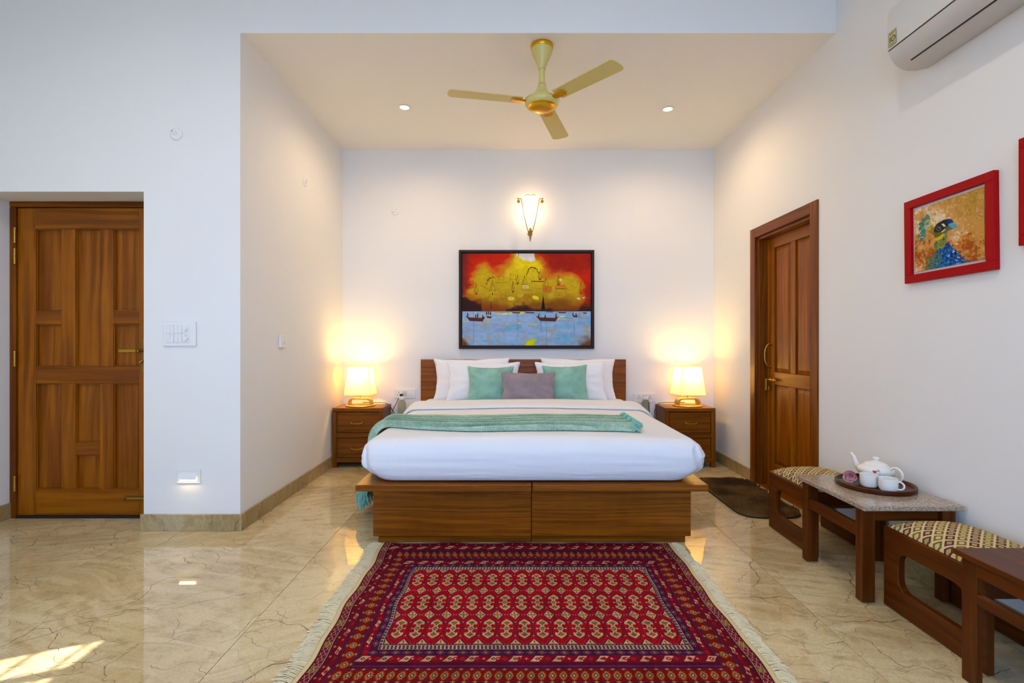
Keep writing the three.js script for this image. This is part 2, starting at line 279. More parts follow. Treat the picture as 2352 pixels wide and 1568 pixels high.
// painting over the bed: riverside town in yellows and reds above pale blue water with boats
T.river = (() => {
  const W = 1024, Hh = 736, r = rngOf(21), N = (u, v, f, o = 4) => fbm(u * f + 3, v * f + 8, o) - 0.5;
  const blobs = [[0.5, 0.14, 0.12, 0.16, 1.3], [0.45, 0.3, 0.16, 0.14, 1.2], [0.15, 0.25, 0.09, 0.16, 1.0], [0.28, 0.42, 0.2, 0.14, 1.1], [0.5, 0.48, 0.28, 0.14, 1.2], [0.78, 0.3, 0.11, 0.14, 0.9], [0.72, 0.45, 0.2, 0.12, 1], [0.9, 0.42, 0.07, 0.12, 0.55], [0.08, 0.42, 0.06, 0.06, 0.6], [0.35, 0.56, 0.16, 0.06, 0.7]];
  const c = paint(W, Hh, (u, v) => {
    const du = N(u, v, 7) * 0.16, dv = N(u + 5, v, 7) * 0.16, fine = N(u, v, 40, 2);
    let q;
    if (v < 0.628) {
      q = mix3([196, 36, 6], [150, 30, 10], smooth(0.1, 0.5, N(u, v, 4) + 0.3));
      q = mix3(q, [96, 40, 46], smooth(0.08, 0.0, u) * 0.7);
      let y = 0; for (const [bx_, by, sx, sy, a] of blobs) y += a * Math.exp(-(((u + du - bx_) / sx) ** 2 + ((v + dv - by) / sy) ** 2));
      q = mix3(q, [206, 110, 16], smooth(0.18, 0.5, y)); q = mix3(q, [198, 164, 20], smooth(0.45, 0.95, y));
      q = mix3(q, [236, 208, 16], smooth(0.5, 1.1, y) * smooth(0.42, 0.1, v) * smooth(0.28, 0.05, Math.abs(u - 0.49)));
      q = mix3(q, [150, 118, 10], 0.5 * smooth(0.02, 0.2, N(u, v, 11)) * smooth(0.3, 0.5, v));
      q = mix3(q, [120, 62, 10], smooth(0.42, 0.62, v + fine * 0.06 + N(u, v, 9) * 0.2) * 0.85);
      q = mix3(q, [50, 24, 26], 0.92 * smooth(0.565, 0.635, v + N(u, v, 7) * 0.26 + fine * 0.05 + (u < 0.15 ? 0.12 : 0) - (u > 0.17 && u < 0.34 ? 0.06 : 0)));
      q = mix3(q, [232, 224, 214], smooth(0.1, 0.085, Math.hypot((u - 0.5) / 0.75, (v + 0.01) * 0.95) + N(u, v, 14, 3) * 0.11));
    } else {
      q = mix3([140, 168, 204], [150, 182, 216], smooth(-0.2, 0.2, N(u, v * 3, 6)));
      q = mix3(q, [104, 176, 210], 0.75 * smooth(0.12, 0.3, N(u, v * 4, 5) + (u > 0.6 ? 0.12 : 0)));
      q = mix3(q, [176, 162, 150], 0.7 * smooth(0.16, 0.3, N(u * 1.6 + 2, v * 0.6, 9)));
      q = mix3(q, [204, 160, 72], 0.6 * smooth(0.2, 0.32, N(u * 2 + 7, v * 1.2, 8)));
      q = mix3(q, [236, 214, 30], 0.9 * smooth(0.2, 0.28, N(u * 1.3 + 1, v * 7 + 4, 5)) * smooth(0.86, 0.72, v));
      q = mix3(q, [240, 238, 226], 0.8 * smooth(0.23, 0.3, N(u * 1.5 + 4, v * 9, 6)) * smooth(0.84, 0.7, v));
      q = mix3(q, [212, 216, 10], smooth(0.05, 0.03, Math.abs(u - 0.54) + N(u, v, 14) * 0.1) * smooth(0.91, 0.96, v + N(u, v, 20) * 0.08));
      q = mix3(q, [120, 70, 20], smooth(0.07, 0.02, Math.hypot(u, (1 - v) * 0.8) + N(u, v, 20) * 0.05)); q = mix3(q, [120, 76, 40], smooth(0.12, 0.04, Math.hypot(1 - u, (1 - v) * 0.9) + N(u, v, 20) * 0.08));
    }
    const k = 1 + fine * 0.14; return q.map((z) => clamp(z * k, 0, 255));
  });
  const x = c.getContext('2d'), X = (u) => u * W, Y = (v) => v * Hh;
  const line = (pts, w = 1.6, col = 'rgba(40,26,10,.85)') => { x.strokeStyle = col; x.lineWidth = w; x.beginPath(); pts.forEach(([a, b], i) => (i ? x.lineTo(X(a), Y(b)) : x.moveTo(X(a), Y(b)))); x.stroke(); };
  const box_ = (u, v, w, h, fill) => { if (fill) { x.fillStyle = fill; x.fillRect(X(u), Y(v), X(w), Y(h)); } line([[u, v], [u + w, v], [u + w, v + h], [u, v + h], [u, v]], 1.4); };
  const spire = (u, v, w, h, fill) => { if (fill) { x.fillStyle = fill; x.fillRect(X(u - w * 0.4), Y(v), X(w * 0.8), Y(h * 0.45)); } line([[u - w / 2, v], [u - w * 0.32, v - h * 0.45], [u, v - h], [u + w * 0.32, v - h * 0.45], [u + w / 2, v]], 1.8); line([[u, v - h], [u, v - h * 1.16]], 2.4); line([[u - w / 2, v], [u + w / 2, v]], 1.6); line([[u - w * 0.4, v], [u - w * 0.4, v + h * 0.45], [u + w * 0.4, v + h * 0.45], [u + w * 0.4, v]], 1.3); for (let k = 1; k < 4; k++) line([[u - w * 0.1 * k, v - 0.005], [u, v - h * 0.9]], 0.8); x.fillStyle = 'rgba(40,22,10,.8)'; x.fillRect(X(u - 0.004), Y(v + h * 0.2), 8, 18); };
  spire(0.235, 0.405, 0.048, 0.1, 'rgba(214,180,40,.5)'); spire(0.485, 0.335, 0.042, 0.095); spire(0.43, 0.3, 0.028, 0.065); spire(0.395, 0.385, 0.022, 0.08); spire(0.605, 0.255, 0.034, 0.06, 'rgba(226,120,30,.8)'); spire(0.65, 0.355, 0.044, 0.085); spire(0.75, 0.31, 0.03, 0.07, 'rgba(220,96,30,.8)'); spire(0.925, 0.4, 0.036, 0.085, 'rgba(230,84,30,.9)'); spire(0.108, 0.41, 0.034, 0.075, 'rgba(230,110,40,.6)');
  box_(0.465, 0.34, 0.055, 0.045, 'rgba(224,202,130,.75)'); box_(0.63, 0.36, 0.062, 0.055, 'rgba(206,96,30,.7)'); box_(0.28, 0.25, 0.04, 0.035); box_(0.375, 0.23, 0.04, 0.052); box_(0.03, 0.3, 0.055, 0.035); box_(0.03, 0.34, 0.055, 0.035); box_(0.535, 0.3, 0.1, 0.006, 'rgba(60,36,16,.9)'); box_(0.73, 0.345, 0.07, 0.035, 'rgba(222,110,40,.7)'); line([[0.725, 0.385], [0.82, 0.385]], 3); line([[0.73, 0.39], [0.73, 0.43]]); line([[0.805, 0.39], [0.805, 0.44]]); line([[0.46, 0.4], [0.54, 0.4], [0.54, 0.45]]); line([[0.575, 0.385], [0.64, 0.385]]); line([[0.25, 0.32], [0.33, 0.315], [0.38, 0.295]]); line([[0.14, 0.35], [0.2, 0.385]]);
  x.fillStyle = 'rgba(240,222,150,.9)'; x.beginPath(); x.moveTo(X(0.752), Y(0.275)); x.lineTo(X(0.778), Y(0.275)); x.lineTo(X(0.765), Y(0.31)); x.fill();
  for (const [u0, v0, u1, v1, n] of [[0.5, 0.235, 0.54, 0.15, 14], [0.54, 0.15, 0.6, 0.22, 12], [0.185, 0.34, 0.225, 0.265, 12], [0.225, 0.265, 0.255, 0.285, 6]]) for (let k = 0; k < n; k++) { const t = k / n; x.fillStyle = 'rgba(60,40,10,.75)'; x.beginPath(); x.arc(X(lerp(u0, u1, t) + (r() - 0.5) * 0.01), Y(lerp(v0, v1, t) - Math.sin(t * 3.14) * 0.02), 2 + r() * 4, 0, 7); x.fill(); }
  for (let k = 0; k < 6; k++) line([[0.52 + k * 0.014, 0.24], [0.55, 0.17]], 1, 'rgba(70,50,10,.6)');
  for (const [u, v, w, f] of [[0.38, 0.49, 0.03, 'rgba(222,206,60,.9)'], [0.57, 0.48, 0.028, 'rgba(236,222,30,1)'], [0.455, 0.455, 0.03, 'rgba(210,190,40,.6)'], [0.29, 0.44, 0.022, 'rgba(214,130,40,.7)'], [0.735, 0.44, 0.02, 0], [0.765, 0.445, 0.018, 'rgba(200,130,40,.5)'], [0.41, 0.43, 0.02, 0], [0.35, 0.44, 0.018, 0], [0.82, 0.46, 0.015, 0], [0.85, 0.455, 0.018, 0], [0.905, 0.49, 0.015, 'rgba(240,220,170,.9)'], [0.945, 0.48, 0.012, 'rgba(240,220,190,.7)'], [0.32, 0.47, 0.025, 0], [0.5, 0.47, 0.03, 'rgba(180,90,30,.4)']]) { x.save(); x.translate(X(u), Y(v)); x.rotate((r() - 0.4) * 0.9); x.beginPath(); x.ellipse(0, 0, X(w), Y(w * 0.8), 0, 0, 7); if (f) { x.fillStyle = f; x.fill(); } x.strokeStyle = 'rgba(70,44,10,.7)'; x.lineWidth = 1.4; x.stroke(); x.restore(); }
  x.fillStyle = '#241214'; x.beginPath(); x.moveTo(X(0.615), Y(0.61)); x.lineTo(X(0.63), Y(0.45)); x.lineTo(X(0.645), Y(0.61)); x.fill(); x.fillRect(X(0.222), Y(0.525), 5, Y(0.08)); x.fillRect(X(0.435), Y(0.0), 3, 30);
  const boat = (u, v, w, h) => { x.fillStyle = '#5e2a1c'; x.beginPath(); x.moveTo(X(u), Y(v)); x.lineTo(X(u + w * 0.2), Y(v + h * 0.3)); x.lineTo(X(u + w * 0.8), Y(v + h * 0.38)); x.lineTo(X(u + w), Y(v + h * 0.15)); x.lineTo(X(u + w * 0.86), Y(v + h)); x.lineTo(X(u + w * 0.2), Y(v + h * 0.9)); x.fill(); };
  const man = (u, v, h) => { x.fillStyle = '#3c1c14'; x.beginPath(); x.ellipse(X(u), Y(v), 5, Y(h * 0.6), 0, 0, 7); x.fill(); x.beginPath(); x.arc(X(u), Y(v - h * 0.8), 4, 0, 7); x.fill(); };
  boat(0.025, 0.675, 0.155, 0.065); boat(0.57, 0.675, 0.18, 0.065); boat(0.38, 0.63, 0.075, 0.022); boat(0.48, 0.63, 0.085, 0.02); boat(0.74, 0.63, 0.072, 0.02); boat(0.65, 0.628, 0.06, 0.012); boat(0.855, 0.665, 0.045, 0.03); boat(0.935, 0.635, 0.036, 0.02); boat(0.185, 0.67, 0.045, 0.035);
  for (const [u, v, h] of [[0.042, 0.67, 0.028], [0.105, 0.685, 0.022], [0.12, 0.68, 0.03], [0.16, 0.69, 0.024], [0.19, 0.65, 0.03], [0.205, 0.65, 0.024], [0.22, 0.655, 0.024], [0.595, 0.68, 0.026], [0.645, 0.69, 0.022], [0.73, 0.68, 0.03], [0.862, 0.665, 0.022], [0.885, 0.668, 0.02]]) man(u, v, h);
  for (const [u, a, b] of [[0.087, 0.63, 0.98], [0.43, 0.65, 0.91], [0.612, 0.7, 0.87], [0.653, 0.76, 1], [0.87, 0.74, 0.89], [0.605, 0.64, 0.69], [0.905, 0.65, 0.74], [0.915, 0.64, 0.71]]) line([[u, a], [u + 0.002, b]], 1.6, 'rgba(44,40,60,.8)');
  return canvasTex(c, 0, 0);
})();
// peacock head painted in oils
T.peacock = (() => {
  const W = 640, Hh = 600, c = canvasOf(W, Hh), x = c.getContext('2d'), r = rngOf(77);
  x.fillStyle = '#c98a3c'; x.fillRect(0, 0, W, Hh);
  const pick = (u, v) => { const a = fbm(u * 3.2 + 1, v * 3.2 + 6, 3) + (r() - 0.5) * 0.3, b = fbm(u * 4 + 11, v * 4 + 2, 3);
    const warm = smooth(0.35, 0.75, v * 0.75 + (b - 0.5) * 0.9), gold = smooth(0.45, 0.65, u * 0.7 + (0.5 - v) * 0.6 + (b - 0.5));
    let q = a > 0.56 ? [240, 222, 196] : a > 0.48 ? [226, 190, 140] : [206, 150, 70];
    if (r() < gold * 0.42) q = a > 0.54 ? [226, 196, 90] : a > 0.47 ? [206, 164, 44] : [168, 134, 40]; else if (r() < 0.12) q = [222, 168, 140];
    if (r() < warm * 0.85) q = a > 0.55 ? [222, 150, 80] : a > 0.46 ? [200, 108, 24] : [158, 70, 14];
    return q; };
  const dab = (px, py, a, b, ang, col, al) => { x.save(); x.translate(px, py); x.rotate(ang); x.fillStyle = `rgba(${col.map((z) => z | 0)},${al})`; x.beginPath(); x.ellipse(0, 0, a, b, 0, 0, 7); x.fill(); x.restore(); };
  for (let k = 0; k < 4200; k++) { const u = r(), v = r(); dab(u * W, v * Hh, 5 + r() * 18, 4 + r() * 9, fbm(u * 4, v * 4, 2) * 9 + (r() - 0.5), pick(u, v), 0.3 + r() * 0.4); }
  // body of blue and teal feathers
  for (let k = 0; k < 1500; k++) { const t = Math.pow(r(), 0.7), v = lerp(0.62, 1.02, t), half = lerp(0.04, 0.34, t) , u = lerp(0.45, 0.5, t) + (r() * 2 - 1) * half * (r() * 0.5 + 0.5); const p = r(), col = p < 0.3 ? [10, 40, 150] : p < 0.5 ? [16, 104, 190] : p < 0.68 ? [20, 130, 140] : p < 0.86 ? [14, 22, 84] : p < 0.95 ? [40, 160, 180] : [210, 230, 240]; dab(u * W, v * Hh, 5 + r() * 12, 3 + r() * 6, r() * 3, col, 0.7); }
  for (let k = 0; k < 260; k++) { const u = 0.18 + r() * 0.24, v = 0.78 + r() * 0.22; dab(u * W, v * Hh, 3 + r() * 7, 3 + r() * 5, r() * 3, r() < 0.5 ? [20, 130, 130] : [110, 110, 40], 0.6); }
  // neck
  for (let k = 0; k < 700; k++) { const t = r(), v = lerp(0.48, 0.72, t), u = lerp(0.43, 0.36, t * t) + (r() - 0.5) * lerp(0.14, 0.18, t); const p = r(); dab(u * W, v * Hh, 4 + r() * 10, 2 + r() * 5, 1.4 + (r() - 0.5), p < 0.4 ? [176, 156, 30] : p < 0.65 ? [120, 110, 40] : p < 0.85 ? [60, 140, 130] : [40, 60, 60], 0.7); }
  // head
  const P = (pts, col) => { x.fillStyle = col; x.beginPath(); pts.forEach(([u, v], i) => (i ? x.lineTo(u * W, v * Hh) : x.moveTo(u * W, v * Hh))); x.closePath(); x.fill(); };
  P([[0.31, 0.37], [0.36, 0.32], [0.46, 0.29], [0.54, 0.3], [0.6, 0.36], [0.58, 0.44], [0.48, 0.5], [0.4, 0.57], [0.33, 0.55], [0.3, 0.46]], '#6c6420');
  P([[0.31, 0.42], [0.36, 0.33], [0.46, 0.3], [0.55, 0.31], [0.58, 0.36], [0.5, 0.41], [0.42, 0.46], [0.34, 0.46]], '#222a38');
  P([[0.5, 0.32], [0.56, 0.31], [0.6, 0.36], [0.52, 0.4]], '#1c3478');
  P([[0.31, 0.54], [0.38, 0.53], [0.49, 0.48], [0.47, 0.53], [0.4, 0.58], [0.34, 0.58]], '#d4b81c');
  P([[0.42, 0.345], [0.46, 0.35], [0.49, 0.4], [0.46, 0.4]], '#e8d8b4'); P([[0.42, 0.46], [0.48, 0.43], [0.48, 0.46], [0.43, 0.48]], '#e8b070');
  P([[0.52, 0.38], [0.58, 0.37], [0.64, 0.42], [0.655, 0.48], [0.62, 0.46], [0.55, 0.43]], '#5aa2b8'); P([[0.45, 0.49], [0.54, 0.44], [0.62, 0.465], [0.53, 0.475], [0.46, 0.515]], '#3d6a70');
  x.fillStyle = '#14100c'; x.beginPath(); x.ellipse(0.385 * W, 0.405 * Hh, 20, 16, 0, 0, 7); x.fill(); x.strokeStyle = '#c8a860'; x.lineWidth = 3; x.stroke(); x.fillStyle = '#e8e0c8'; x.beginPath(); x.arc(0.39 * W, 0.4 * Hh, 4, 0, 7); x.fill();
  // crest
  for (let k = 0; k < 22; k++) { const a = 2.0 + (k % 11) * 0.17, L = 70 + r() * 95, ex = 0.3 * W + Math.cos(a) * L * 0.9, ey = 0.38 * Hh - Math.sin(a) * L; x.strokeStyle = '#8c7a1c'; x.lineWidth = 3; x.beginPath(); x.moveTo(0.31 * W, 0.39 * Hh); x.lineTo(ex, ey); x.stroke(); for (let m = 0; m < 7; m++) dab(ex + (r() - 0.5) * 26, ey + (r() - 0.5) * 26, 6 + r() * 9, 5 + r() * 6, r() * 3, m < 3 ? [24, 120, 140] : m < 5 ? [110, 110, 24] : [60, 150, 150], 0.9); }
  x.strokeStyle = 'rgba(30,20,16,.8)'; x.lineWidth = 2.5; x.beginPath(); for (let k = 0; k < 9; k++) x.lineTo((0.78 + k * 0.018) * W, (0.92 + (k % 2) * 0.022) * Hh); x.stroke();
  return canvasTex(c, 0, 0);
})();
T.sticker = (() => { const c = canvasOf(96, 144), x = c.getContext('2d'); x.fillStyle = '#c9c27e'; x.fillRect(0, 0, 96, 144); x.strokeStyle = '#2a2430'; x.lineWidth = 4; x.strokeRect(4, 4, 88, 136); x.fillStyle = '#2a2430'; x.fillRect(14, 16, 68, 5); x.fillRect(14, 28, 50, 5); x.fillRect(16, 50, 9, 56); x.lineWidth = 9; x.beginPath(); x.arc(58, 78, 23, 0, 7); x.stroke(); x.fillRect(46, 75, 24, 5); x.fillRect(14, 118, 68, 4); x.fillRect(14, 127, 54, 4); return canvasTex(c, 0, 0); })();

// ───────────────────────── materials ─────────────────────────
const std = (o) => new THREE.MeshStandardMaterial(o), phy = (o) => new THREE.MeshPhysicalMaterial(o);
const wood = (o) => phy({ specularIntensity: 0.45, ...o }), cloth = (o) => phy({ specularIntensity: 0.15, ...o });
const M = {
  wall: std({ color: '#efede7', roughness: 0.75, bumpMap: T.plaster, bumpScale: 0.0004 }),
  marble: phy({ map: T.marble, roughness: 0.025, ior: 1.6 }),
  skirting: phy({ map: T.marble, color: '#d8d2c4', roughness: 0.15 }),
  grout: std({ color: '#7c6a4c', roughness: 0.9 }),
  door: wood({ map: T.doorWood, roughness: 0.33 }),
  doorFrame: wood({ map: T.doorWood, color: '#d8ccc0', roughness: 0.36 }),
  bed: wood({ map: T.bedWood, roughness: 0.3 }),
  red: wood({ map: T.redWood, roughness: 0.32 }),
  stoolWood: wood({ map: T.redWood, color: '#c8b096', roughness: 0.4 }),
  dark: std({ color: '#17110d', roughness: 0.7 }),
  brass: std({ color: '#b08a34', roughness: 0.28, metalness: 1 }),
  oldBrass: std({ color: '#8a7238', roughness: 0.4, metalness: 1 }),
  gold: std({ color: '#e0a818', roughness: 0.3, metalness: 0.85 }),
  lampGold: std({ color: '#c8a24a', roughness: 0.34, metalness: 0.6 }),
  cream: std({ color: '#d6c678', roughness: 0.32 }),
  duvet: cloth({ color: '#e9eaee', roughness: 0.85, bumpMap: T.linen, bumpScale: 0.0014 }),
  pillow: cloth({ color: '#f1f0f0', roughness: 0.85, bumpMap: T.linen, bumpScale: 0.001 }),
  mattress: cloth({ color: '#b9cbe8', roughness: 0.8 }),
  mint: phy({ map: T.velvet, color: '#a4dcc4', roughness: 0.9, sheen: 0.4, sheenColor: new THREE.Color('#cfeee0') }),
  mauve: phy({ map: T.velvet, color: '#ae9ca2', roughness: 0.9, sheen: 0.5, sheenColor: new THREE.Color('#d8c8d0') }),
  throw: cloth({ map: T.throwCol, roughness: 0.95, bumpMap: T.throwBump, bumpScale: 0.003 }),
  fringeTeal: cloth({ color: '#8cc4b4', roughness: 0.95 }),
  rug: cloth({ map: T.rug, color: '#f2e8e8', roughness: 0.95 }),
  rugEdge: cloth({ color: '#d6c08e', roughness: 0.95 }),
  fringe: cloth({ color: '#efe2bc', roughness: 0.95 }),
  mat: cloth({ map: T.matCol, roughness: 1 }),
  pile: cloth({ color: '#80603a', roughness: 1 }),
  granite: phy({ map: T.granite, roughness: 0.12 }),
  stoolFabric: cloth({ map: T.stool, roughness: 0.9 }),
  china: phy({ color: '#efe9dc', roughness: 0.12, clearcoat: 0.6, clearcoatRoughness: 0.05 }),
  trayWood: wood({ map: T.redWood, color: '#b09468', roughness: 0.35 }),
  plastic: std({ color: '#ecebe6', roughness: 0.35 }),
  plasticAC: std({ color: '#cbc6c0', roughness: 0.4 }),
  plasticPanel: std({ color: '#dad7d0', roughness: 0.4 }),
  plasticGrey: std({ color: '#cfcdc8', roughness: 0.4 }),
  black: std({ color: '#1a1614', roughness: 0.5 }),
  frameDark: wood({ color: '#2a1a10', roughness: 0.5 }),
  frameRed: cloth({ color: '#a80c12', roughness: 0.4 }),
  passe: std({ color: '#d9d4d0', roughness: 0.8 }),
  river: cloth({ map: T.river, roughness: 0.5 }),
  peacock: cloth({ map: T.peacock, roughness: 0.5 }),
  sticker: std({ map: T.sticker, roughness: 0.5 }),
  shade: phy({ color: '#ffedc8', roughness: 1, transmission: 0.85, thickness: 0, side: THREE.DoubleSide }),
  glassShade: phy({ color: '#fff6e6', roughness: 0.9, transmission: 0.9, thickness: 0, side: THREE.DoubleSide }),
  bulb: std({ color: '#ffffff', emissive: WARM, emissiveIntensity: 6 }),
  bulbWhite: std({ color: '#ffffff', emissive: new THREE.Color().setRGB(1, 0.9, 0.74), emissiveIntensity: 6 }),
  stepGlow: std({ color: '#ffffff', emissive: new THREE.Color().setRGB(1, 0.72, 0.32), emissiveIntensity: 1.7 }),
  glass: phy({ color: '#ffffff', roughness: 0.02, transmission: 1, thickness: 0, ior: 1.45 }),
  bottle: phy({ color: '#dfe4dc', roughness: 0.0, transmission: 1, thickness: 0, ior: 1.45 }),
  water: phy({ color: '#ffffff', roughness: 0.0, transmission: 1, thickness: 0.05, ior: 1.33 }),
  rose: cloth({ color: '#ffc4c4', roughness: 0.8 }),
  rosePrint: std({ color: '#c02858', roughness: 0.3 }),
  leaf: std({ color: '#3f6a46', roughness: 0.7 }),
  winFrame: std({ color: '#e8e6e0', roughness: 0.5 }),
  steel: std({ color: '#3a3836', roughness: 0.5, metalness: 0.6 }),
  terrace: std({ color: '#8a8680', roughness: 0.9 }),
};

// ───────────────────────── the room ─────────────────────────
const XL = -1.705, XR = 2.033, ZB = -5.05, ZF = -3.142, HC = 3.12, HM = 4.0, XW = -3.6, ZR = 2.2;
const wallUV = (g) => uvMetres(g, 'y', 0, 0);
struct('wall_back', wallUV(new THREE.BoxGeometry(4.2, 3.4, 0.2).translate(0.15, 1.7, ZB - 0.1)), M.wall);
struct('wall_left', wallUV(new THREE.BoxGeometry(0.2, 3.4, 1.608).translate(XL - 0.1, 1.7, (ZB + ZF - 0.3) / 2)), M.wall);
struct('wall_front', wallUV(extrude(poly([[XW - 0.2, 0], [-3.372, 0], [-3.372, 2.125], [-2.311, 2.125], [-2.311, 0], [XL, 0], [XL, HC], [XR, HC], [XR, HM], [XW - 0.2, HM]]), 0.3).translate(0, 0, ZF - 0.3)), M.wall);
{ // right wall, seen from the room: shape drawn in (-z, y), then turned
  const s = poly([[-ZR - 0.2, 0], [3.33, 0], [3.33, 2.115], [4.24, 2.115], [4.24, 0], [0.2 - ZB, 0], [0.2 - ZB, HM], [-ZR - 0.2, HM]]);
  const g = extrude(s, 0.2).rotateY(Math.PI / 2).translate(XR, 0, 0);
  struct('wall_right', wallUV(g), M.wall);
}
const WIN = { z0: -1.17, z1: -0.45, y0: 0.12, y1: 2.31 };
{
  const s = poly([[-ZR - 0.2, 0], [-ZF, 0], [-ZF, HM], [-ZR - 0.2, HM]]); s.holes.push(new THREE.Path([[-WIN.z0, WIN.y0], [-WIN.z1, WIN.y0], [-WIN.z1, WIN.y1], [-WIN.z0, WIN.y1]].map((p) => new THREE.Vector2(...p))));
  const g = extrude(s, 0.2).rotateY(Math.PI / 2).translate(XW - 0.2, 0, 0);
  struct('wall_window', wallUV(g), M.wall);
}
const REAR = [[-1.75, -0.05], [0.25, 1.95]], RY = [0.9, 3.25];
{
  const s = poly([[XW - 0.2, 0], [XR + 0.2, 0], [XR + 0.2, HM], [XW - 0.2, HM]]);
  for (const [a, b] of REAR) s.holes.push(new THREE.Path([[a, RY[0]], [b, RY[0]], [b, RY[1]], [a, RY[1]]].map((p) => new THREE.Vector2(...p))));
  struct('wall_rear', wallUV(extrude(s, 0.2).translate(0, 0, ZR)), M.wall);
}
{ // ceilings, with round cut-outs for the recessed lights
  const holes = (s, list, r) => list.forEach(([x, z]) => { const h = new THREE.Path(); h.absarc(x, -z, r, 0, Math.PI * 2, true); s.holes.push(h); });
  const flat = (g, y) => wallUV(g.rotateX(-Math.PI / 2).translate(0, y, 0));
  const a = poly([[XL - 0.2, 3.442], [XR + 0.2, 3.442], [XR + 0.2, 5.25], [XL - 0.2, 5.25]]); holes(a, [[-0.888, -4.136], [1.297, -4.167]], 0.043);
  struct('ceiling_alcove', flat(extrude(a, 0.15, 0, 20), HC), M.wall);
  const b = poly([[XW - 0.2, -(ZR + 0.2)], [XR + 0.2, -(ZR + 0.2)], [XR + 0.2, -ZF + 0.3], [XW - 0.2, -ZF + 0.3]]); holes(b, [[0.4, -1.0], [-1.9, -1.0]], 0.043);
  struct('ceiling', flat(extrude(b, 0.15, 0, 20), HM), M.wall);
}
// floor: slabs of polished marble, 1.2 m square, with fine joints
{
  const f = structGroup('floor', [0, 0, 0]);
  part(f, 'floor_bed', new THREE.BoxGeometry(6.2, 0.1, 7.8).translate(-0.7, -0.0535, -1.4), M.grout);
  const xs = [-3.8, -3.49, -2.29, -1.09, 0.11, 1.31, 2.24], zs = [-5.25, -4.1, -2.9, -1.7, -0.5, 0.7, 1.9, 2.4], g = 0.0011;
  for (let i = 0; i + 1 < xs.length; i++) for (let j = 0; j + 1 < zs.length; j++) {
    const x0 = xs[i] + g, x1 = xs[i + 1] - g, z0 = zs[j] + g, z1 = zs[j + 1] - g;
    const s = new RoundedBoxGeometry(x1 - x0, 0.018, z1 - z0, 1, 0.0007);
    const q = uvMetres(s, 'z', R() * 2.6, R() * 2.6), u = q.attributes.uv, flip = R() < 0.5 ? -1 : 1;
    for (let k = 0; k < u.count; k++) u.setXY(k, u.getX(k) * flip, u.getY(k));
    q.translate((x0 + x1) / 2, -0.009, (z0 + z1) / 2);
    part(f, 'marble_slab', q, M.marble);
  }
}
// unseen panels added behind the two doors to stop daylight leaking in
struct('added_backing_left', wallUV(new THREE.BoxGeometry(1.4, 2.4, 0.1).translate(-2.84, 1.2, -3.5)), M.wall);
struct('added_backing_right', wallUV(new THREE.BoxGeometry(0.1, 2.4, 1.2).translate(2.285, 1.2, -3.785)), M.wall);
// marble skirting
const SK = (name, x0, x1, z0, z1, grain) => struct(name, bx(null, x0, x1, 0.0002, 0.104, z0, z1, 0.002, grain), M.skirting);
SK('baseboard_back', XL, XR, ZB, ZB + 0.014, 'x');
SK('baseboard_left', XL, XL + 0.014, ZB + 0.014, ZF + 0.014, 'z');
SK('baseboard_front', -2.325, XL, ZF, ZF + 0.014, 'x');
SK('baseboard_entrance', -3.372, -3.358, -3.356, ZF + 0.014, 'z');
SK('baseboard_right_far', XR - 0.014, XR, ZB + 0.014, -4.253, 'z');
SK('baseboard_right', XR - 0.014, XR, -3.318, ZR, 'z');
SK('baseboard_window', XW, XW + 0.014, ZF + 0.014, ZR, 'z');
SK('baseboard_rear', XW + 0.014, XR - 0.014, ZR - 0.014, ZR, 'x');
SK('baseboard_corner', XW, -3.386, ZF, ZF + 0.014, 'x');

// windows out of view behind and left of the camera, placed to give the daylight
function windowUnit(name, label, along, c0, c1, y0, y1, plane, cols, rows) {
  const w = structGroup(name, [0, 0, 0], label), th = 0.045, dep = 0.06;
  const B = (a0, a1, b0, b1, d = dep) => (along === 'z' ? bx(null, plane - d / 2, plane + d / 2, b0, b1, a0, a1, 0.004) : bx(null, a0, a1, b0, b1, plane - d / 2, plane + d / 2, 0.004));
  for (const [a0, a1, b0, b1] of [[c0, c0 + th, y0, y1], [c1 - th, c1, y0, y1], [c0 + th, c1 - th, y0, y0 + th], [c0 + th, c1 - th, y1 - 0.02, y1]]) part(w, 'window_frame', B(a0, a1, b0, b1), M.winFrame);
  for (let i = 1; i < cols; i++) { const a = lerp(c0, c1, i / cols); part(w, 'mullion', B(a - 0.022, a + 0.022, y0 + th, y1 - 0.02, 0.05), M.winFrame); }
  for (const b of rows) part(w, 'glazing_bar', B(c0 + th, c1 - th, b - 0.007, b + 0.007, 0.014), M.steel);
  for (let i = 0; i < cols; i++) { const a0 = lerp(c0, c1, i / cols) + 0.03, a1 = lerp(c0, c1, (i + 1) / cols) - 0.03; part(w, 'pane', B(a0, a1, y0 + 0.03, y1 - 0.015, 0.003), M.glass); }
  return w;
}
windowUnit('window_1', 'glazed door with bars in the left wall', 'z', WIN.z0, WIN.z1, WIN.y0, WIN.y1, XW - 0.06, 3, [2.12, 1.96, 1.4, 0.8]);
windowUnit('window_2', 'wide unseen window behind the camera on the left', 'x', REAR[0][0], REAR[0][1], RY[0], RY[1], ZR + 0.08, 3, []);
windowUnit('window_3', 'wide unseen window behind the camera on the right', 'x', REAR[1][0], REAR[1][1], RY[0], RY[1], ZR + 0.08, 3, []);
struct('trim_1', bx(null, XW - 0.2, XR + 0.2, 3.36, 3.48, ZR + 0.2, ZR + 1.5, 0.004, 'x'), M.wall);   // unseen eave, placed to keep the sun off the rear windows
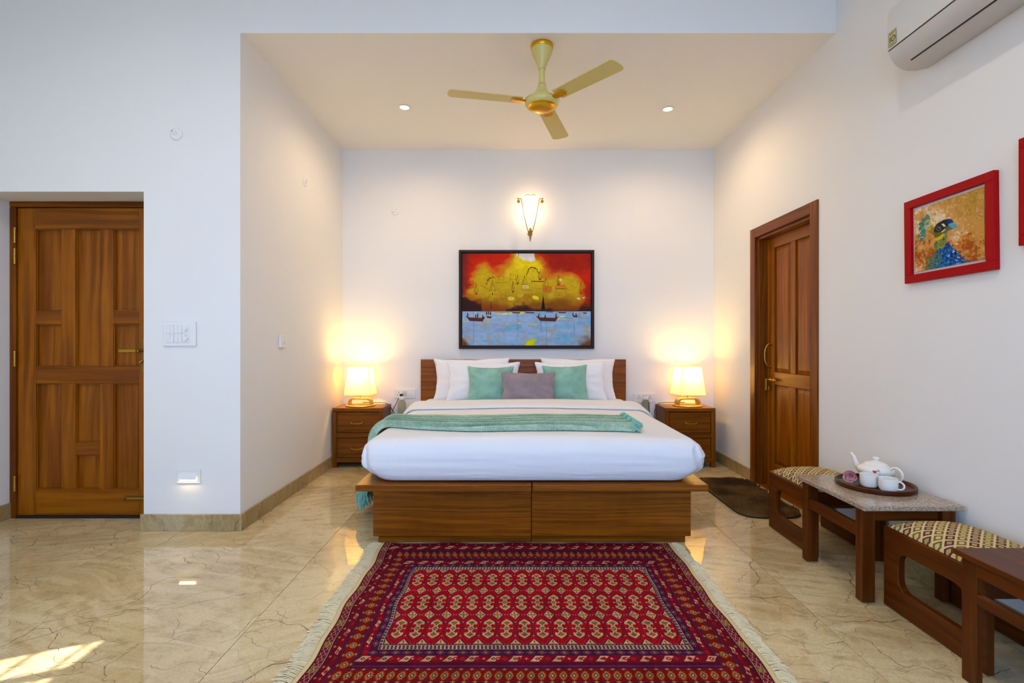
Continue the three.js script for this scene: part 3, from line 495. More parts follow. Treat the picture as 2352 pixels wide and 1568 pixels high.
{ const g = thing('terrace', 'pale stone terrace outside the windows', 'terrace', [0, -0.12, 0]); delete g.userData.category; g.userData = { kind: 'structure', label: 'pale stone terrace outside the windows' }; part(g, 'paving', new THREE.BoxGeometry(40, 0.1, 40).translate(0, -0.05, 0), M.terrace); }  // unseen ground outside, toned grey to bounce little light indoors

// ───────────────────────── panelled door on the left ─────────────────────────
function bar(t, name, x0, x1, y0, y1, z0, z1, grain, mat, r = 0.003) { return part(t, name, bx(t, x0, x1, y0, y1, z0, z1, r, grain), mat); }
{
  const t = structGroup('door_1', [-2.86, 0, -3.40], 'orange-brown panelled wooden entrance door with brass hinges, left');
  const zf = -3.357, zl = -3.370;
  bar(t, 'jamb', -3.370, -3.330, 0.002, 2.085, -3.44, zf, 'y', M.doorFrame); bar(t, 'jamb', -2.424, -2.313, 0.002, 2.085, -3.44, zf, 'y', M.doorFrame); bar(t, 'head_jamb', -3.370, -2.313, 2.087, 2.124, -3.44, zf, 'x', M.doorFrame);
  part(t, 'threshold', bx(t, -3.328, -2.426, 0.001, 0.0155, -3.44, -3.352, 0.002), M.dark);
  const S = (a, b, c, d) => bar(t, 'stile', a, b, c, d, -3.405, zl, 'y', M.door), L = (a, b, c, d) => bar(t, 'rail', a, b, c, d, -3.405, zl, 'x', M.door);
  S(-3.327, -3.206, 0.016, 2.083); S(-2.510, -2.427, 0.016, 2.083);
  L(-3.206, -2.510, 1.942, 2.083); L(-3.206, -2.510, 0.902, 1.016); L(-3.206, -2.510, 0.016, 0.190);
  S(-3.034, -2.940, 1.016, 1.942); S(-2.776, -2.685, 1.016, 1.942); S(-3.034, -2.940, 0.190, 0.902); S(-2.776, -2.685, 0.190, 0.902);
  L(-3.206, -3.034, 1.301, 1.390); L(-2.685, -2.510, 1.301, 1.390); L(-2.940, -2.776, 0.420, 0.503);
  for (const [a, b, c, d] of [[-3.206, -3.034, 1.390, 1.942], [-3.206, -3.034, 1.016, 1.301], [-2.940, -2.776, 1.016, 1.942], [-2.685, -2.510, 1.390, 1.942], [-2.685, -2.510, 1.016, 1.301], [-3.206, -3.034, 0.190, 0.902], [-2.940, -2.776, 0.503, 0.902], [-2.940, -2.776, 0.190, 0.420], [-2.685, -2.510, 0.190, 0.902]]) {
    const p = bar(t, 'panel', a - 0.004, b + 0.004, c - 0.004, d + 0.004, -3.404, -3.392, 'y', M.door);
    void p; part(t, 'panel_moulding', merge([bx(t, a, a + 0.006, c, d, -3.396, -3.378, 0.002), bx(t, b - 0.006, b, c, d, -3.396, -3.378, 0.002), bx(t, a, b, d - 0.006, d, -3.396, -3.378, 0.002, 'x'), bx(t, a, b, c, c + 0.006, -3.396, -3.378, 0.002, 'x')]), M.door);
  }
  for (const y of [1.896, 1.756, 1.070, 0.235]) { const h = part(t, 'hinge', cyl(0.008, 0.008, 0.104, 12).translate(-3.329 - t.position.x, y - t.position.y, -3.352 - t.position.z), M.brass); for (const k of [-0.035, 0, 0.035]) part(h, 'knuckle_ring', new THREE.TorusGeometry(0.0082, 0.0014, 6, 14).rotateX(Math.PI / 2).translate(-3.329 - t.position.x, y + k - t.position.y, -3.352 - t.position.z), M.oldBrass); }
  const k = part(t, 'lock_plate', bx(t, -2.486, -2.442, 0.985, 1.205, zl, zl + 0.006, 0.002), M.oldBrass, 'long brass lock plate');
  part(k, 'lever', bx(t, -2.607, -2.478, 1.112, 1.134, -3.326, -3.312, 0.004), M.brass); part(k, 'lever_neck', cyl(0.009, 0.009, 0.06, 14).rotateX(Math.PI / 2).translate(-2.482 - t.position.x, 1.123 - t.position.y, -3.342 - t.position.z), M.brass);
  part(k, 'thumb_turn', new RoundedBoxGeometry(0.03, 0.012, 0.016, 1, 0.003).rotateZ(0.6).translate(-2.482 - t.position.x, 1.05 - t.position.y, -3.352 - t.position.z), M.brass);
  const b = part(t, 'tower_bolt', bx(t, -2.606, -2.44, 0.118, 0.150, zl, zl + 0.005, 0.001), M.oldBrass, 'brass tower bolt');
  part(b, 'bolt_rod', cyl(0.007, 0.007, 0.15, 12).rotateZ(Math.PI / 2).translate(-2.525 - t.position.x, 0.134 - t.position.y, -3.357 - t.position.z), M.brass); part(b, 'bolt_knob', cyl(0.005, 0.008, 0.025, 12).rotateX(Math.PI / 2).translate(-2.59 - t.position.x, 0.134 - t.position.y, -3.345 - t.position.z), M.brass);
}
// ───────────────────────── panelled door in the right wall ─────────────────────────
{
  const t = structGroup('door_2', [2.12, 0, -3.785], 'dark wooden door with four raised panels in the right wall');
  const X0 = XR - 0.012, XS = XR + 0.010, XD = 2.112, D = (n, z0, z1, y0, y1, x0, x1, gr, m, r) => bar(t, n, x0, x1, y0, y1, -z0, -z1, gr, m, r);
  D('architrave', 4.252, 4.170, 0.002, 2.128, X0, 2.2, 'y', M.doorFrame); D('architrave', 3.402, 3.318, 0.002, 2.128, X0, 2.2, 'y', M.doorFrame); D('architrave', 4.170, 3.402, 2.050, 2.128, X0, 2.2, 'z', M.doorFrame);
  D('stop', 4.168, 4.142, 0.002, 2.048, XS, 2.19, 'y', M.doorFrame); D('stop', 3.430, 3.404, 0.002, 2.048, XS, 2.19, 'y', M.doorFrame); D('stop', 4.142, 3.430, 2.026, 2.048, XS, 2.19, 'z', M.doorFrame);
  D('threshold', 4.140, 3.432, 0.001, 0.009, XS, 2.19, 'z', M.doorFrame, 0.002);  // strip added to stop daylight leaking under the door
  const a = XD, b = XD + 0.035;
  for (const [z0, z1] of [[4.140, 4.032], [3.522, 3.432]]) D('stile', z0, z1, 0.01, 2.024, a, b, 'y', M.door);
  D('stile', 3.797, 3.732, 0.2, 0.838, a, b, 'y', M.door); D('stile', 3.797, 3.732, 0.94, 1.94, a, b, 'y', M.door);
  for (const [y0, y1] of [[1.94, 2.024], [0.838, 0.94], [0.01, 0.2]]) D('rail', 4.032, 3.522, y0, y1, a, b, 'z', M.door);
  for (const [z0, z1] of [[4.032, 3.797], [3.732, 3.522]]) for (const [y0, y1] of [[0.94, 1.94], [0.2, 0.838]]) {
    // raised panel: field, sloping bevel, recessed rim
    const w = z0 - z1, h = y1 - y0, s = poly([[-w / 2, -h / 2], [w / 2, -h / 2], [w / 2, h / 2], [-w / 2, h / 2]]);
    const g = new THREE.ExtrudeGeometry(s, { depth: 0.006, bevelEnabled: true, bevelSize: 0.034, bevelThickness: 0.012, bevelSegments: 1, bevelOffset: -0.034 });
    const cut = merge([g]); cut.rotateY(-Math.PI / 2); const q = uvMetres(cut, 'y'); q.translate(XD + 0.022 - t.position.x, (y0 + y1) / 2, -(z0 + z1) / 2 - t.position.z);
    part(t, 'panel', q, M.door);
  }
  const rel = (x, y, z) => [x - t.position.x, y, z - t.position.z];
  const h = part(t, 'pull_handle', tube([rel(2.112, 1.165, -4.08), rel(2.09, 1.163, -4.082), rel(2.070, 1.13, -4.086), rel(2.064, 1.072, -4.088), rel(2.070, 1.015, -4.086), rel(2.09, 0.982, -4.082), rel(2.112, 0.98, -4.08)], 0.0065, 30, 8), M.brass, 'curved brass pull handle');
  for (const y of [1.165, 0.98]) part(h, 'rose', cyl(0.014, 0.014, 0.004, 16).rotateZ(Math.PI / 2).translate(...rel(2.110, y, -4.08)), M.brass);
  const l = part(t, 'sliding_bolt', cyl(0.008, 0.008, 0.20, 14).rotateX(Math.PI / 2).translate(...rel(2.088, 0.878, -4.055)), M.brass, 'brass sliding bolt');
  part(l, 'hasp', new RoundedBoxGeometry(0.008, 0.098, 0.026, 2, 0.004).translate(...rel(2.076, 0.836, -4.095)), M.brass); part(l, 'bracket', merge([new RoundedBoxGeometry(0.026, 0.03, 0.014, 1, 0.003).translate(...rel(2.099, 0.878, -4.0)), new RoundedBoxGeometry(0.026, 0.03, 0.014, 1, 0.003).translate(...rel(2.099, 0.878, -4.045))]), M.brass);
  part(l, 'staple', tube([rel(2.112, 0.82, -4.06), rel(2.086, 0.815, -4.06), rel(2.086, 0.79, -4.06), rel(2.112, 0.785, -4.06)], 0.004, 16, 6), M.brass);
}

// ───────────────────────── bed ─────────────────────────
{
  const t = thing('bed', 'wide brown wooden platform bed with plank headboard and overhanging ledge', 'bed', [0.114, 0, -4.0]);
  const P = (n, x0, x1, y0, y1, z0, z1, gr = 'x', r = 0.003) => part(t, n, bx(t, x0, x1, y0, y1, -z0, -z1, r, gr), M.bed);
  // base units with plinths, a thin gap between the two halves
  for (const [a, b] of [[-0.813, 0.1125], [0.1155, 1.047]]) {
    P('base_unit', a, b, 0.045, 0.329, 5.0, 2.93);
    P('plinth', a + (a < 0 ? 0.024 : 0), b - (b > 0.2 ? 0.024 : 0), 0.001, 0.045, 5.0, 2.956);
  }
  for (const [a, b] of [[-0.892, 0.1115], [0.1165, 1.120]]) P('platform_board', a, b, 0.3305, 0.368, 5.0, 2.85, 'x', 0.004);
  // side shelves at the head end
  P('side_shelf', -1.205, -0.894, 0.3305, 0.368, 5.034, 4.67, 'x'); P('side_shelf', 1.122, 1.43, 0.3305, 0.368, 5.034, 4.67, 'x');
  P('shelf_box', -1.19, -0.90, 0.02, 0.3300, 5.034, 4.70, 'y'); P('shelf_box', 1.13, 1.42, 0.02, 0.3300, 5.034, 4.70, 'y');
  P('headboard_back', -0.905, 1.131, 0.37, 1.003, 5.034, 5.006);
  for (let k = 0; k < 8; k++) { const y1 = 1.007 - k * 0.0765; P('headboard_plank', -0.909, 1.135, y1 - 0.0755, y1, 5.0055, 4.985, 'x', 0.0018); }
}
{ // mattress, mostly hidden
  const m = softBox(1.84, 0.205, 1.98, 0.045, 8, 4, 8); const o = new THREE.Mesh(m.translate(0, 0.1025, 0), M.mattress);
  o.name = 'mattress'; o.position.set(0.118, 0.369, -3.97); o.userData = { label: 'pale blue mattress under the white duvet, its corner peeping out', category: 'mattress' }; scene.add(o);
}
// duvet: soft slab with rounded, tucked edges and gentle creases
const DV = { cx: 0.122, w: 2.03, y0: 0.375, y1: 0.612, z0: -4.98, z1: -2.872, r: 0.108 };
const crown = (x, z) => 0.016 * (1 - ((x - DV.cx) / 1.02) ** 2) + 0.006 * (fbm(x * 3 + 9, z * 2.2 + 4, 3) - 0.5) + 0.012 * smooth(-3.9, -4.6, z);
{
  const h = DV.y1 - DV.y0, d = DV.z1 - DV.z0, cz = (DV.z0 + DV.z1) / 2;
  const g = softBox(DV.w, h, d, DV.r, 120, 24, 120, (v, n) => {
    const wx = v.x + DV.cx, wz = v.z + cz, t = v.y / h + 0.5;
    if (v.y > 0) v.y += crown(wx, wz) * smooth(0, h / 2, v.y);
    // sides and foot bulge low down and tuck in at the bottom
    const tuck = smooth(0.36, 0.0, t) * 0.055;
    v.x -= Math.sign(v.x) * tuck * smooth(0.5, 1, Math.abs(v.x) / (DV.w / 2)); v.z -= Math.max(0, Math.sign(v.z)) * tuck * 0.25 * smooth(0.6, 1, v.z / (d / 2));
    if (v.y < -h / 2 + DV.r && v.z > d / 2 - DV.r) v.z = lerp(v.z, d / 2 - 0.4 * (d / 2 - v.z), smooth(0.98, 0.8, Math.abs(v.x)));
    const side = Math.abs(n.x) + Math.abs(n.z) > 0.3 || true;
    if (side) {
      const f = fbm(wx * 2.2 + t * 3, t * 9 + wz * 2.2, 3) - 0.5, fine = fbm(wx * 5, t * 30 + wz * 8, 2) - 0.5;
      if (n.z > 0.4) v.z += 0.007 * f + 0.004 * fine * smooth(0.6, 0.1, t);
      if (Math.abs(n.x) > 0.4) v.x += Math.sign(v.x) * (0.018 * f);
    }
    // seams at the two foot corners
    for (const cx of [-0.845, 1.075]) if (n.z > 0.2) { const q = (wx - cx - 0.012 * Math.sin(t * 7)) / 0.012; v.z -= 0.03 * Math.exp(-q * q) * smooth(0.95, 0.7, t) * smooth(0.05, 0.25, t); }
  });
  const t = thing('duvet', 'white duvet spread smoothly over the mattress, edges tucked under', 'duvet', [DV.cx, (DV.y0 + DV.y1) / 2, cz]);
  part(t, 'cover', g, M.duvet);
  // turned-down cuff below the pillows
  const prof = (s) => { const a = 0.915, r = 0.108; const k = Math.abs(s), sg = Math.sign(s); if (k < a) return [s, DV.y1, 0, 1]; const th = (k - a) / r; if (th < Math.PI / 2) return [sg * (a + r * Math.sin(th)), DV.y1 - r + r * Math.cos(th), sg * Math.sin(th), Math.cos(th)]; return [sg * (a + r), DV.y1 - r - (k - a - r * Math.PI / 2), sg, 0]; };
  const cuff = grid(140, 40, (u, v) => {
    const s = lerp(-1.09, 1.09, u), [px, py, nx, ny] = prof(s), a = v * Math.PI * 2, x = px + DV.cx;
    const wob = 0.010 * (fbm(u * 14, 2, 2) - 0.5), zc = -4.27 + 0.012 * Math.sin(u * 9), hz = 0.155 + wob, th = 0.022 + 0.006 * (fbm(u * 20 + 3, v * 3, 2) - 0.5);
    const cz2 = Math.cos(a), cs = Math.sign(cz2) * Math.pow(Math.abs(cz2), 0.7), z = zc + hz * cs, off = 0.012 + th * Math.sin(a) + (Math.sin(a) > 0 ? 0.016 * smooth(0.2, -1, cz2) * 1.0 : 0);
    return [x + nx * off - t.position.x, py + ny * (off + crown(x, z)) - t.position.y, z - t.position.z];
  }, (u, v) => [u * 2.2, v * 0.6]);
  part(t, 'folded_cuff', cuff, M.duvet);
  // throw: knitted strip laid across the foot, hanging over the left side
  const tp = thing('throw_blanket', 'mint green knitted throw with fringe laid across the bed', 'throw', [0.1, 0.64, -3.4]);
  const pathT = (s) => { // s from -1.45 (hanging end) to 0.74 (right end)
    const a = 0.93, r = 0.105;
    if (s > -a) return [s, DV.y1, 0, 1];
    const k = -s - a, th = k / r; if (th < Math.PI / 2) return [-(a + r * Math.sin(th)), DV.y1 - r + r * Math.cos(th), -Math.sin(th), Math.cos(th)];
    const down = k - r * Math.PI / 2; return [-(a + r) - 0.01 * Math.sin(down * 9) + 0.03 * smooth(0, 0.1, down) - 0.08 * smooth(0.16, 0.36, down), DV.y1 - r - down, -1, 0];
  };
  const S0 = -1.425, S1 = 0.64;
  const zr = (s) => { const hang = smooth(-0.7, -1.1, s); return [lerp(-3.53 - 0.02 * Math.sin(s * 4) - 0.05 * smooth(-0.3, -0.9, s), -3.66, hang), lerp(-3.095 - 0.14 * smooth(-0.3, -0.95, s) - 0.012 * Math.sin(s * 5), -3.36, hang)]; };
  const surf = (s, v, lift) => {
    const [px, py, nx, ny] = pathT(s), [za, zb] = zr(s), x = px + DV.cx, z = lerp(za, zb, v);
    const wave = Math.abs(Math.sin((v * 4.2 + 0.3 * Math.sin(s * 2.3) * v * (1 - v) * 4 + 0.5 * (fbm(s * 1.6 + 4, v * 2, 2) - 0.5)) * Math.PI)), lean = lift * (s > -0.95 ? 1 : 0.4) * 0.052 * wave, edge = smooth(0, 0.05, v) * smooth(1, 0.95, v);
    const off = 0.006 + lift * edge * (0.004 + 0.046 * Math.pow(wave, 0.55) + 0.006 * fbm(s * 12, v * 12, 2));
    return [x + nx * off - 0.1, py + ny * (off + crown(x, z)) - 0.64, z + lean * edge + 3.4];
  };
  const top = grid(220, 150, (u, v) => surf(lerp(S0, S1, u), v, 1), (u, v) => [u * 2.16, v * 0.6]);
  const bot = grid(200, 2, (u, v) => surf(lerp(S0, S1, u), 1 - v, 0), (u, v) => [u * 2.16, v * 0.6]);
  part(tp, 'knit', merge([top, bot]), M.throw);
  // fringe: small knotted tassels at both ends
  const r = rngOf(51), list = [];
  for (let k = 0; k < 170; k++) {
    const v = (k + 0.5) / 170, p = surf(S1, v, 1), L = 0.018 + r() * 0.03, a = (r() - 0.5) * 1.1;
    const q = [p[0] + Math.cos(a) * L, p[1] - 0.004 - r() * 0.012, p[2] + Math.sin(a) * L];
    list.push(tube([[p[0] - 0.012, p[1], p[2]], [p[0] + 0.004, p[1] + 0.006 + r() * 0.012, p[2] + (r() - 0.5) * 0.01], q], 0.0032 + r() * 0.002, 4, 4));
  }
  for (let k = 0; k < 260; k++) {
    const v = r(), p = surf(S0, v, 1), L = 0.04 + r() * 0.085, dx = (r() - 0.6) * 0.05;
    list.push(tube([[p[0], p[1] + 0.03, p[2]], [p[0] + dx * 0.6 - 0.012, p[1] - L * 0.4, p[2] + (r() - 0.5) * 0.02], [p[0] + dx, p[1] - L, p[2] + (r() - 0.5) * 0.03]], 0.0034 + r() * 0.0022, 4, 4));
  }
  const f = part(tp, 'fringe', merge(list), M.fringeTeal); f.userData.kind = 'stuff';
}
// ───────────────────────── pillows and cushions ─────────────────────────
function pillowGeo(w, h, th, pinch, seed, wr = 1) {
  const n = 44, half = (sg) => grid(n, n, (a, b) => {
    const u = a * 2 - 1, v = b * 2 - 1, U = Math.sign(u) * (1 - Math.pow(1 - Math.abs(u), 1.35)), V = Math.sign(v) * (1 - Math.pow(1 - Math.abs(v), 1.35));
    const bell = Math.pow(Math.max(0, (1 - U ** 4) * (1 - V ** 4)), 0.62) * (0.72 + 0.28 * (1 - U * U) * (1 - V * V));
    const edge = 1 - Math.max(U * U, V * V), nz = (fbm(U * 2.4 + seed, V * 2.4 + seed * 2, 3) - 0.5) * 0.2 * wr;
    const rad = Math.sin(Math.atan2(V, U) * 11 + seed) * 0.05 * wr * smooth(0.3, 0.85, Math.hypot(U, V)) * smooth(1.3, 0.9, Math.hypot(U, V));
    return [U * w / 2 * (1 - pinch * (1 - V * V)) + 0.004 * Math.sin(V * 9 + seed), V * h / 2 * (1 - pinch * (1 - U * U)) + 0.004 * Math.sin(U * 8 + seed * 3), sg * th / 2 * Math.max(0, bell * (1 + nz + rad)) + sg * 0.0015];
  }, (u, v) => [u * w, v * h]);
  const A = half(1), B = half(-1); const ix = B.index.array; for (let i = 0; i < ix.length; i += 3) { const q = ix[i]; ix[i] = ix[i + 1]; ix[i + 1] = q; }
  B.computeVertexNormals(); return mergeVertices(merge([A, B]), 1e-4);
}
function pillow(name, label, cat, x, yTop, z, w, h, th, tilt, roll, mat, group, seed, pinch = 0.07, yaw = 0, wr = 1) {
  // resting on its lower edge, leaning back
  const t = thing(name, label, cat, [x, yTop - h * Math.cos(tilt), z + 0.0], group);
  const g = pillowGeo(w, h, th, pinch, seed, wr); g.rotateZ(roll); g.translate(0, h / 2, 0); g.rotateX(-tilt); g.rotateY(yaw);
  part(t, 'cover', g, mat);
  const seam = []; for (const [a, b] of [[-1, -1], [1, -1], [1, 1], [-1, 1], [-1, -1]]) seam.push([a, b]);
  const pts = []; for (let k = 0; k < 4; k++) for (let i = 0; i < 10; i++) { const s = i / 10, U = lerp(seam[k][0], seam[k + 1][0], s), V = lerp(seam[k][1], seam[k + 1][1], s); pts.push([U * w / 2 * (1 - pinch * (1 - V * V)), V * h / 2 * (1 - pinch * (1 - U * U)), 0]); }
  const p = tube(pts, 0.0028, 120, 5, true); p.rotateZ(roll); p.translate(0, h / 2, 0); p.rotateX(-tilt); p.rotateY(yaw); part(t, 'seam', p, mat);
  return t;
}
pillow('pillow', 'white pillow against the headboard on the left, rearmost', 'pillow', -0.392, 1.022, -4.825, 0.74, 0.41, 0.135, 0.2, 0.02, M.pillow, 'white pillows', 1.3, 0.095);
pillow('pillow', 'white pillow on the left, directly behind the mint cushion', 'pillow', -0.272, 0.99, -4.69, 0.69, 0.375, 0.13, 0.22, -0.01, M.pillow, 'white pillows', 4.1, 0.085);
pillow('pillow', 'white pillow against the headboard on the right, rearmost', 'pillow', 0.642, 1.024, -4.825, 0.73, 0.41, 0.135, 0.2, -0.01, M.pillow, 'white pillows', 7.7, 0.095);
pillow('pillow', 'white pillow on the right, directly behind the mint cushion', 'pillow', 0.556, 0.99, -4.69, 0.67, 0.375, 0.13, 0.22, 0.015, M.pillow, 'white pillows', 2.9, 0.085);
pillow('cushion', 'square mint green velvet cushion, left of the mauve one', 'cushion', -0.198, 0.953, -4.56, 0.425, 0.345, 0.11, 0.25, 0.0, M.mint, 'mint cushions', 5.2, 0.1);
pillow('cushion', 'square mint green velvet cushion, right of the mauve one', 'cushion', 0.492, 0.963, -4.56, 0.415, 0.352, 0.11, 0.25, 0.025, M.mint, 'mint cushions', 8.8, 0.1);
pillow('cushion', 'small oblong mauve velvet cushion in front of the mint pair', 'cushion', 0.146, 0.905, -4.445, 0.485, 0.285, 0.11, 0.27, -0.01, M.mauve, undefined, 3.4, 0.075, 0, 1.4);

// ───────────────────────── nightstands ─────────────────────────
function nightstand(x0, x1, label) {
  const zf = -4.70, zb = -5.03, cx = (x0 + x1) / 2, t = thing('nightstand', label, 'nightstand', [cx, 0, (zf + zb) / 2], 'two-drawer nightstands');
  const P = (n, a, b, c, d, e, f, gr = 'x', r = 0.003) => part(t, n, bx(t, a, b, c, d, e, f, r, gr), M.red), s = 0.042;
  P('top', x0, x1, 0.525, 0.56, zb, zf, 'x', 0.004);
  for (const [a, b] of [[x0, x0 + s], [x1 - s, x1]]) { P('leg', a, b, 0.001, 0.524, zf - s, zf - 0.001, 'y'); P('leg', a, b, 0.001, 0.524, zb, zb + s, 'y'); }
  P('side_panel', x0 + 0.004, x0 + 0.02, 0.05, 0.524, zb + s, zf - s, 'y'); P('side_panel', x1 - 0.02, x1 - 0.004, 0.05, 0.524, zb + s, zf - s, 'y'); P('back_panel', x0 + s, x1 - s, 0.05, 0.524, zb, zb + 0.012, 'x');
  P('bottom_board', x0 + s, x1 - s, 0.05, 0.066, zb + 0.02, zf - 0.03, 'x');
  P('rail', x0 + s, x1 - s, 0.050, 0.092, zf - 0.03, zf - 0.002, 'x'); P('rail', x0 + s, x1 - s, 0.283, 0.325, zf - 0.03, zf - 0.002, 'x');
  for (const [a, b] of [[0.330, 0.519], [0.096, 0.278]]) {
    const d = P('drawer', x0 + s + 0.003, x1 - s - 0.003, a, b, zf - 0.26, zf - 0.008, 'x', 0.002), y = (a + b) / 2, q = (px, py, pz) => [px - t.position.x, py, pz - t.position.z];
    part(d, 'handle', merge([tube([q(cx - 0.05, y, zf - 0.008), q(cx - 0.05, y, zf + 0.016), q(cx - 0.04, y - 0.006, zf + 0.022), q(cx, y - 0.009, zf + 0.024), q(cx + 0.04, y - 0.006, zf + 0.022), q(cx + 0.05, y, zf + 0.016), q(cx + 0.05, y, zf - 0.008)], 0.0042, 40, 8), ...[-1, 1].map((m) => new THREE.SphereGeometry(0.008, 10, 8).translate(...q(cx + m * 0.052, y, zf + 0.014)))]), M.brass);
  }
  return t;
}
nightstand(-1.688, -1.214, 'red-brown two-drawer nightstand left of the bed');
nightstand(1.437, 1.913, 'red-brown two-drawer nightstand right of the bed');

// ───────────────────────── bedside lamps ─────────────────────────
function tableLamp(x, z, turn, label, side) {
  const Y = 0.561, t = thing('table_lamp', label, 'lamp', [x, Y, z], 'gold bedside lamps', turn);
  part(t, 'base_plate', lathe([[0, 0], [0.138, 0], [0.141, 0.004], [0.141, 0.009], [0.137, 0.012], [0, 0.012]], 48), M.lampGold);
  // arch: flat strap bent over
  const s = new THREE.Shape(); const W = 0.112, H2 = 0.066, th = 0.013;
  s.moveTo(-W, 0); s.lineTo(-W, H2 - 0.05); s.quadraticCurveTo(-W, H2, -W + 0.055, H2); s.lineTo(W - 0.055, H2); s.quadraticCurveTo(W, H2, W, H2 - 0.05); s.lineTo(W, 0); s.lineTo(W - th, 0); s.lineTo(W - th, H2 - 0.05); s.quadraticCurveTo(W - th, H2 - th, W - 0.058, H2 - th); s.lineTo(-W + 0.058, H2 - th); s.quadraticCurveTo(-W + th, H2 - th, -W + th, H2 - 0.05); s.lineTo(-W + th, 0);
  part(t, 'arch', extrude(s, 0.09, 0.002, 14).translate(0, 0.012, -0.045), M.lampGold);
  part(t, 'stem', cyl(0.006, 0.006, 0.12, 12).translate(0, 0.135, 0), M.lampGold);
  // square tapering shade, open at the top and the bottom
  const b = 0.127, c = 0.096, y0 = 0.112, y1 = 0.382, tk = 0.0015, ring = (k, y) => [[-k, y, k], [k, y, k], [k, y, -k], [-k, y, -k]];
  const A = ring(b, y0), C = ring(c, y1), sides = [0, 1, 2, 3].map((i) => grid(6, 8, (u, v) => { const j = (i + 1) % 4; return [0, 1, 2].map((m) => lerp(lerp(A[i][m], A[j][m], u), lerp(C[i][m], C[j][m], u), v)); }));
  const sh = part(t, 'shade', merge(sides), M.shade, 'glowing cream fabric shade'); void tk;
  part(sh, 'wire_frame', merge([tube(A, 0.0016, 4, 5, true), ...[0, 1, 2, 3].flatMap((i) => { const j = (i + 1) % 4; return [tube([A[i], A[j]], 0.0018, 1, 5), tube([C[i], C[j]], 0.0018, 1, 5), tube([A[i], C[i]], 0.0016, 1, 5)]; })].slice(1)), M.lampGold);
  part(sh, 'spider', merge([tube([[-c * 1.2, 0.30, 0], [c * 1.2, 0.30, 0]], 0.002, 1, 5), tube([[0, 0.30, -c * 1.2], [0, 0.30, c * 1.2]], 0.002, 1, 5)]), M.lampGold);
  part(t, 'bulb_holder', cyl(0.014, 0.016, 0.06, 16).translate(0, 0.222, 0), M.plasticGrey);
  part(t, 'bulb', lathe([[0, 0.25], [0.014, 0.253], [0.022, 0.27], [0.032, 0.292], [0.034, 0.309], [0.028, 0.328], [0.012, 0.339], [0, 0.341]], 20), M.bulb, 'lit lamp bulb');
  const L = new THREE.PointLight(WARM, 1.5); L.name = 'bedside_bulb'; L.position.set(0, 0.305, 0); L.castShadow = true; L.shadow.radius = 3.2; t.add(L);
  // flex running from the lamp over the back edge to the socket
  const q = (a, y, w) => { const v = new THREE.Vector3(a - x, y - Y, w - z).applyAxisAngle(new THREE.Vector3(0, 1, 0), -turn); return v.toArray(); };
  const cord = side < 0
    ? [[-1.47, 0.585, -4.93], [-1.40, 0.578, -4.99], [-1.25, 0.568, -4.99], [-1.202, 0.52, -4.985], [-1.165, 0.45, -4.97], [-1.19, 0.40, -4.95], [-1.205, 0.378, -4.90], [-1.18, 0.374, -4.86], [-1.17, 0.376, -4.95], [-1.20, 0.42, -4.985], [-1.19, 0.50, -5.0], [-1.155, 0.57, -5.0], [-1.125, 0.635, -5.02], [-1.11, 0.652, -5.036]]
    : [[1.70, 0.585, -4.93], [1.60, 0.578, -4.99], [1.46, 0.568, -4.985], [1.425, 0.53, -4.97], [1.405, 0.43, -4.95], [1.40, 0.378, -4.94], [1.385, 0.374, -4.9], [1.378, 0.40, -4.97], [1.372, 0.50, -5.01], [1.368, 0.58, -5.02], [1.362, 0.618, -5.036]];
  const cd = part(t, 'flex', tube(cord.map((p) => q(...p)), 0.0032, 90, 6), M.black, 'dark mains flex');
  const e = cord[cord.length - 1]; part(cd, 'plug', merge([new RoundedBoxGeometry(0.032, 0.018, 0.022, 1, 0.004).rotateY(-turn).translate(...q(e[0], e[1] - 0.002, e[2] + 0.008)), cyl(0.007, 0.004, 0.02, 8).translate(...q(e[0] - 0.006 * Math.sign(-side), e[1] - 0.012, e[2] + 0.008))]), M.black);
}
tableLamp(-1.47, -4.865, 0.02, 'lit gold table lamp with square shade, on the left nightstand', -1);
tableLamp(1.705, -4.865, 0.10, 'lit gold table lamp with square shade, on the right nightstand', 1);

// glass water bottles on the shelves beside the bed
function bottle(x, z, label, capMat, capLabel) {
  const t = thing('water_bottle', label, 'bottle', [x, 0.369, z], 'glass bottles by the bed');
  part(t, 'glass', lathe([[0, 0], [0.038, 0], [0.041, 0.004], [0.041, 0.205], [0.036, 0.222], [0.026, 0.232], [0.026, 0.244]], 32), M.bottle);
  part(t, 'cap', lathe([[0, 0.2445], [0.0275, 0.2445], [0.029, 0.248], [0.029, 0.268], [0.026, 0.272], [0, 0.272]], 28), capMat, capLabel);
}
bottle(-1.086, -4.935, 'clear glass water bottle left of the bed, beneath the socket plate', M.plastic, 'white cap');
bottle(1.318, -4.935, 'clear glass water bottle right of the bed, beneath the socket plate', M.plastic, 'white cap');

